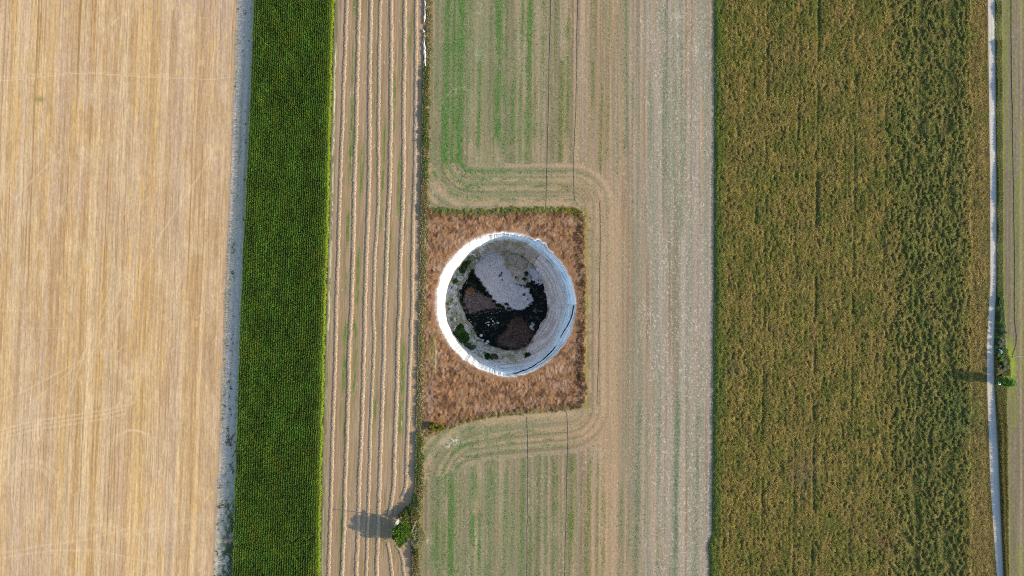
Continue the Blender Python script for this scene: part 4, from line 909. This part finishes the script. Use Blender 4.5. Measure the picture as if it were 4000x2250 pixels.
for i, (px, py, h, rx, ry, a, b, lb) in enumerate((
    (3902, 1185, 1.7, .9, 2.6, (40, 78, 36), (80, 112, 48), 'dark green roadside shrub farthest from the poplar'),
    (3905, 1235, 1.9, 1.0, 2.4, (38, 74, 36), (76, 108, 48), 'long dark green shrub beside the pale straight stretch of road'),
    (3908, 1290, 2.0, 1.2, 2.6, (38, 70, 44), (84, 110, 70), 'bluish green roadside shrub with grey stems'),
    (3906, 1340, 1.8, 1.3, 2.0, (60, 82, 60), (122, 128, 104), 'grey green roadside shrub above the bent white pipe'),
    (3916, 1372, 1.7, 1.2, 1.6, (36, 72, 38), (76, 112, 44), 'dark green shrub behind the bent white pipe'),
    (3898, 1397, 2.1, 1.4, 1.5, (48, 88, 26), (112, 140, 36), 'bright leafy shrub close to the road, below the bent white pipe'),
    (3916, 1425, 2.0, 1.5, 1.8, (64, 84, 58), (130, 136, 96), 'grey shrub between the grey pipe and the poplar'),
    (3896, 1445, 2.2, 1.1, 2.0, (92, 96, 46), (150, 140, 78), 'yellowish shrub shading the road above the poplar'),
    (3912, 1458, 1.5, 1.1, 1.2, (76, 72, 44), (116, 104, 66), 'brownish low shrub touching the poplar'))):
    plant('roadside_shrub', lb, 'shrub', px, py, h, rx, ry, tuple(q + 24 for q in a), tuple(q + 26 for q in b), 1500, 520 + i, group='shrubs along the gravel road', nb=9, leaf=.3, wid=.45)
for i, (px, py, h, rx, ry, a, b, lb) in enumerate((
    (1812, 1311, 3.6, 2.6, 3.7, (32, 80, 26), (70, 124, 42), 'largest green bush inside the sinkhole, on the sunny side ledge'),
    (1908, 1396, 3.2, 2.3, 2.4, (26, 72, 24), (58, 112, 38), 'round dark green bush on the lower ledge of the sinkhole'),
    (2060, 1389, 1.8, 1.2, 1.2, (64, 84, 36), (104, 116, 54), 'small round olive bush alone on the pale slope of the sinkhole'),
    (1799, 1276, 2.0, 1.2, 1.2, (34, 76, 28), (66, 108, 42), 'small bush just above the largest bush in the sinkhole'),
    (1783, 1300, 1.6, 1.5, 2.4, (70, 92, 58), (108, 124, 84), 'grey green low bush between the largest bush and the white cliff'),
    (1808, 1046, 2.2, 1.5, 2.4, (44, 74, 36), (84, 104, 52), 'dark bush on the ledge beside the upper sunlit cliff'),
    (1824, 1030, 1.8, 1.6, 1.3, (60, 84, 40), (100, 114, 58), 'pair topping olive bush on the ledge near the upper sunlit cliff'),
    (1779, 1100, 1.3, 1.0, .9, (50, 74, 42), (88, 104, 62), 'tiny round bush at the foot of the sunlit cliff'),
    (1979, 1419, 1.1, .8, .6, (64, 76, 44), (100, 106, 64), 'tiniest bush at the bottom foot of the cliff'),
    (1838, 1352, 1.5, 2.8, 1.3, (88, 100, 70), (128, 132, 96), 'low greyish bush trailing along the ledge between two green bushes'),
    (1930, 1392, 1.5, 1.6, 1.3, (92, 100, 76), (128, 130, 98), 'low dull bush touching the round dark green bush'))):
    dep = 21 if (px < 1990 or py > 1300) else 18
    plant('sinkhole_bush', lb, 'bush', px, py, h, rx, ry, a, b, int(900 + 900 * rx), 540 + i, group='bushes on the ledges of the sinkhole', nb=10, leaf=.32, crown0=.12, limbs=3, depth=dep, wid=.6)

# ------------------------------------------------------------------ single objects
def box(bm, c, s, rot=0):
    a = np.array([(x, y, z) for z in (-.5, .5) for y in (-.5, .5) for x in (-.5, .5)]) * s
    cr, sr = math.cos(rot), math.sin(rot); V = np.stack((a[:, 0] * cr - a[:, 1] * sr, a[:, 0] * sr + a[:, 1] * cr, a[:, 2]), 1) + c
    F = np.array(((0, 2, 3, 1), (4, 5, 7, 6), (0, 1, 5, 4), (2, 6, 7, 3), (0, 4, 6, 2), (1, 3, 7, 5))); bm.append((V, F)); return bm
def boxes(name, lst, mat, parent=None):
    off = 0; Vs, Fs = [], []
    for V, F in lst: Vs.append(V); Fs.append(F + off); off += len(V)
    o = make(name, np.concatenate(Vs), np.concatenate(Fs), mat, parent=parent)
    b = o.modifiers.new('bevel', 'BEVEL'); b.width = .012; b.segments = 1
    return o
def empty(name, px, py, label, cat, rot=0, z=0, group=None):
    t = bpy.data.objects.new(name, None); COL.objects.link(t); t.location = (PX(px), PY(py), z); t.rotation_euler = (0, 0, rot); return tag(t, label, cat, group)

# utility pole in the clump, whose thin shadow crosses the straw rows
M_WOOD = flat_mat('grey_wood', (.24, .21, .18)); M_STEEL = flat_mat('steel', (.45, .45, .45), .5)
t = empty('utility_pole', 1628, 2029, 'tall thin wooden pole rising from the shrubs behind the tree', 'pole')
tube_obj('post', [(0, 0, -.3), (0, 0, 6), (0, 0, 13.4)], (.17, .15, .12), M_WOOD, t, 9)
tube_obj('crossarm', [(-.04, -.7, 12.9), (-.04, .7, 12.9)], .055, M_WOOD, t, 6)
for s in (-.6, 0, .6): tube_obj('insulator', [(-.04, s, 12.95), (-.04, s, 13.12), (-.04, s, 13.2)], (.05, .06, .02), M_STEEL, t, 7)

# torn pale sheet caught on the tree
M_TARP = flat_mat('pale_tarp', (.66, .62, .52), .7, var=.3, scale=3)
def tarp():
    R = np.random.default_rng(71); nx, ny = 14, 30; u, v = np.meshgrid(np.linspace(0, 1, nx), np.linspace(0, 1, ny))
    w = np.interp(v, (0, .12, .35, .6, .8, 1), (.15, .8, 1.5, 1.25, .5, .28)); x = (u - .5) * w + np.interp(v, (0, 1), (.65, -.75)) + .12 * vn(v * 9, u * 0, 72) + .2 * (vn(v * 14, (u > .5) * 3., 75) - .5); y = -v * 3.4
    z = .5 * vn(u * 5, v * 6, 73) + .25 * vn(u * 12, v * 12, 74) - .5 * v
    V = np.stack((x, y, z), -1).reshape(-1, 3); V2 = V - (0, 0, .03); F = grid_faces(ny, nx); n = len(V)
    t = empty('tarpaulin', 1559, 2009, 'torn cream tarpaulin caught on the shaded side of the bright green tree', 'tarpaulin', z=5.4)
    make('sheet', np.concatenate((V, V2)), np.concatenate((F, F[:, ::-1] + n)), M_TARP, parent=t, smooth=True)
    tube_obj('rope', [(.6, 0, .3), (1.2, .4, .2), (1.9, .5, -.6)], .03, M_STEEL, t); tube_obj('rope', [(-.7, -3.3, .0), (-.4, -3.8, -.8), (.2, -4.2, -1.6)], .03, M_STEEL, t)
tarp()
# dead branches thrown out below the tree
def branches(px, py, label, seed, n=9, L=2.2, lift=.3):
    R = np.random.default_rng(seed); t = empty('dead_branch', px, py, label, 'branch')
    base = 2.2 + R.uniform(-.2, .2); main = np.array([(0, 0, .12), (math.cos(base) * L * .5 * -1, -math.sin(base) * L * .5, lift), (-math.cos(base) * -L * .9, -math.sin(base) * L, .15)])
    main = np.array([(0, 0, .15), (-L * .45, -L * .35, lift), (-L, -L * .75, .15)])
    tube_obj('stem', main, (.09, .06, .02), M_DEAD, t)
    it = []
    for k in range(n):
        q = R.random(); p = main[0] * (1 - q) + main[2] * q + (0, 0, .15); a = R.uniform(2.2, 5.4); l = R.uniform(.5, 1.2)
        it.append((np.array([p, p + (math.cos(a) * l * .5, math.sin(a) * l * .5, R.uniform(.1, .5)), p + (math.cos(a) * l, math.sin(a) * l, R.uniform(0, .6))]), np.array((.035, .025, .01))))
    merge_tubes('twigs', it, M_DEAD, t, 5)
M_DEAD = flat_mat('dead_wood', (.42, .36, .27))
branches(1527, 2098, 'pale dead branch lying at the end of a straw row by the tree shadow', 81)
branches(1632, 2030, 'bleached dead branch in the bare spot next to the pole', 82, 7, 1.4)

# red hitch frame in the shaded weeds
M_RED = flat_mat('red_paint', (.50, .06, .07), .5, var=.2)
t = empty('farm_implement', 893, 2104, 'red triangular farm implement left in the weeds beside the corn', 'farm implement')
def beam(a, b, w=.12):
    return (np.array([a, b], float), w)
merge_tubes('hitch_frame', [beam((-.75, .02, .55), (.35, .52, .75), .1), beam((-.75, -.02, .55), (.3, -.5, .75), .1), beam((.35, .52, .75), (.3, -.5, .75), .09)], M_RED, t, 6)
boxes('gearbox', box([], (-.1, .0, .72), (.42, .36, .34)), M_RED, t)
boxes('deck_plate', box([], (.15, .28, .88), (.62, .34, .04), .2), M_RED, t)
tube_obj('tool_bar', [(.42, .62, .6), (.5, 0, .6), (.5, -1.15, .6)], .06, flat_mat('worn_paint', (.32, .24, .24)), t)
for y in (.45, -.05, -.55, -1.0): tube_obj('tine', [(.5, y, .58), (.66, y, .35), (.58, y, .02)], .03, M_STEEL, t)
for y in (.4, -.4): tube_obj('skid', [(-.3, y, .55), (-.25, y, .02), (.1, y, .02)], .035, M_RED, t)

# round roadside tank
M_WHITE = flat_mat('white_plastic', (.72, .73, .72), .5, var=.06); M_BLUE = flat_mat('blue_plastic', (.03, .10, .30), .5)
t = empty('water_tank', 3898, 1497, 'small round white tank with blue band between the road and the poplar', 'tank')
prof = [(0, .0), (.62, .0), (.66, .1), (.66, .75), (.62, .9), (.45, 1.06), (.2, 1.14), (0, 1.16)]
def lathe(name, prof, mat, parent, n=20):
    a = np.linspace(0, 2 * np.pi, n, endpoint=False); V = np.array([(r * math.cos(x), r * math.sin(x), z) for r, z in prof for x in a]); i = np.arange(len(prof) - 1)[:, None] * n; j = np.arange(n)[None]; j2 = (j + 1) % n
    return make(name, V, np.stack((i + j, i + j2, i + n + j2, i + n + j), -1).reshape(-1, 4), mat, parent=parent, smooth=True)
lathe('body', prof, M_WHITE, t)
lathe('band', [(.668, .3), (.69, .32), (.69, .62), (.668, .64)], M_BLUE, t)
lathe('lid', [(.2, 1.13), (.2, 1.22), (.0, 1.25)], M_BLUE, t, 14)

t = empty('pipe_elbow', 3899, 1372, 'bent white pipe standing among the roadside shrubs', 'pipe')
merge_tubes('riser', [(np.array([(-.9, .9, 1.7), (-.2, .5, 2.0), (.1, .1, 2.0), (.05, -.9, 1.8)]), .11), (np.array([(.1, .1, 2.0), (.1, .1, 0)]), .09)], M_WHITE, t)
tube_obj('valve', [(-.5, -.2, 0), (-.5, -.2, 2.1)], .22, M_BLUE, t)

# pale crumpled sheeting along the top of the bank
def sheeting(pts, label, seed):
    pts = np.array(pts, float); s = np.concatenate(([0], np.cumsum(np.hypot(*np.diff(pts, axis=0).T)))); q = np.arange(0, s[-1], 2.); x = np.interp(q, s, pts[:, 0]) + 2.5 * (vn(q / 9, 0 * q, seed) - .5); y = np.interp(q, s, pts[:, 1])
    na = 7; a = np.linspace(-1, 1, na); w = (2.0 + 3 * vn(q / 7, 0 * q, seed + 1)) * ss(0, 8, q) * ss(0, 8, s[-1] - q) + .3; gx = x[:, None] + a * w[:, None]; gy = np.repeat(y[:, None], na, 1)
    z = .22 + .28 * vn(gx / 2, gy / 5, seed + 2) + .25 * (1 - a[None] ** 2); V = np.stack((PX(gx), PY(gy), z), -1).reshape(-1, 3); F = grid_faces(len(q), na)
    o = make('plastic_sheeting', np.concatenate((V, V - (0, 0, .04))), np.concatenate((F, F[:, ::-1] + len(V))), M_SHEET, smooth=True); tag(o, label, 'sheeting', 'sheeting along the bank')
M_SHEET = flat_mat('grey_sheeting', (.50, .47, .46), .6, var=.25, scale=1.2)
sheeting([(1662, -30), (1660, 20), (1661, 60), (1657, 95)], 'longest crumpled grey sheeting on the bank near the photo edge', 700)
sheeting([(1653, 116), (1657, 130)], 'tiny scrap of grey sheeting between the two long strips', 710)
sheeting([(1659, 135), (1658, 175), (1660, 215), (1661, 262)], 'narrow grey sheeting strip ending where the bank turns green', 720)

# rocks
M_CHALK = flat_mat('chalk', (.48, .47, .47), .95, var=.15, scale=2)
import bmesh
def rock(px, py, dep, s, label, seed, flat=.6, group='chalk blocks fallen into the sinkhole'):
    R = np.random.default_rng(seed); bm = bmesh.new(); bmesh.ops.create_icosphere(bm, subdivisions=2, radius=1)
    me = bpy.data.meshes.new('boulder')
    for v in bm.verts:
        k = 1 + .35 * (float(vn(np.array([v.co.x * 1.7 + seed]), np.array([v.co.y * 1.7 + v.co.z * 2]), seed)[0]) - .5); v.co = Vector((v.co.x * s * k, v.co.y * s * k * R.uniform(.85, .95), v.co.z * s * k * flat))
    bm.to_mesh(me); bm.free(); me.materials.append(M_CHALK); o = bpy.data.objects.new('boulder', me); COL.objects.link(o)
    q = (CAM_H + dep) / CAM_H; o.location = (PX(px) * q, PY(py) * q, -dep + s * .2); o.rotation_euler = (0, 0, R.uniform(0, 3)); tag(o, label, 'boulder', group)
R = np.random.default_rng(91)
for i in range(16):
    rock(R.uniform(1893, 1948), R.uniform(1250, 1272), 28.3, R.uniform(.16, .4), 'white chalk block in the heap standing in the dark water', 800 + i, group='chalk heap in the dark water')
for i in range(12):
    rock(R.uniform(1860, 1960), R.uniform(1215, 1250), 28.3, R.uniform(.1, .22), 'small pale chalk lump scattered in the dark water', 840 + i, group='chalk lumps in the dark water')
for i, (x, y) in enumerate(((1905, 1335), (1886, 1330), (1880, 1310), (1900, 1342))): rock(x, y, 27.2, R.uniform(.5, .9), ('largest grey block at the water edge under the green bushes', 'grey block at the water edge, second from the largest', 'grey block at the water edge, farthest from the largest', 'grey block leaning on the largest one')[i], 860 + i)
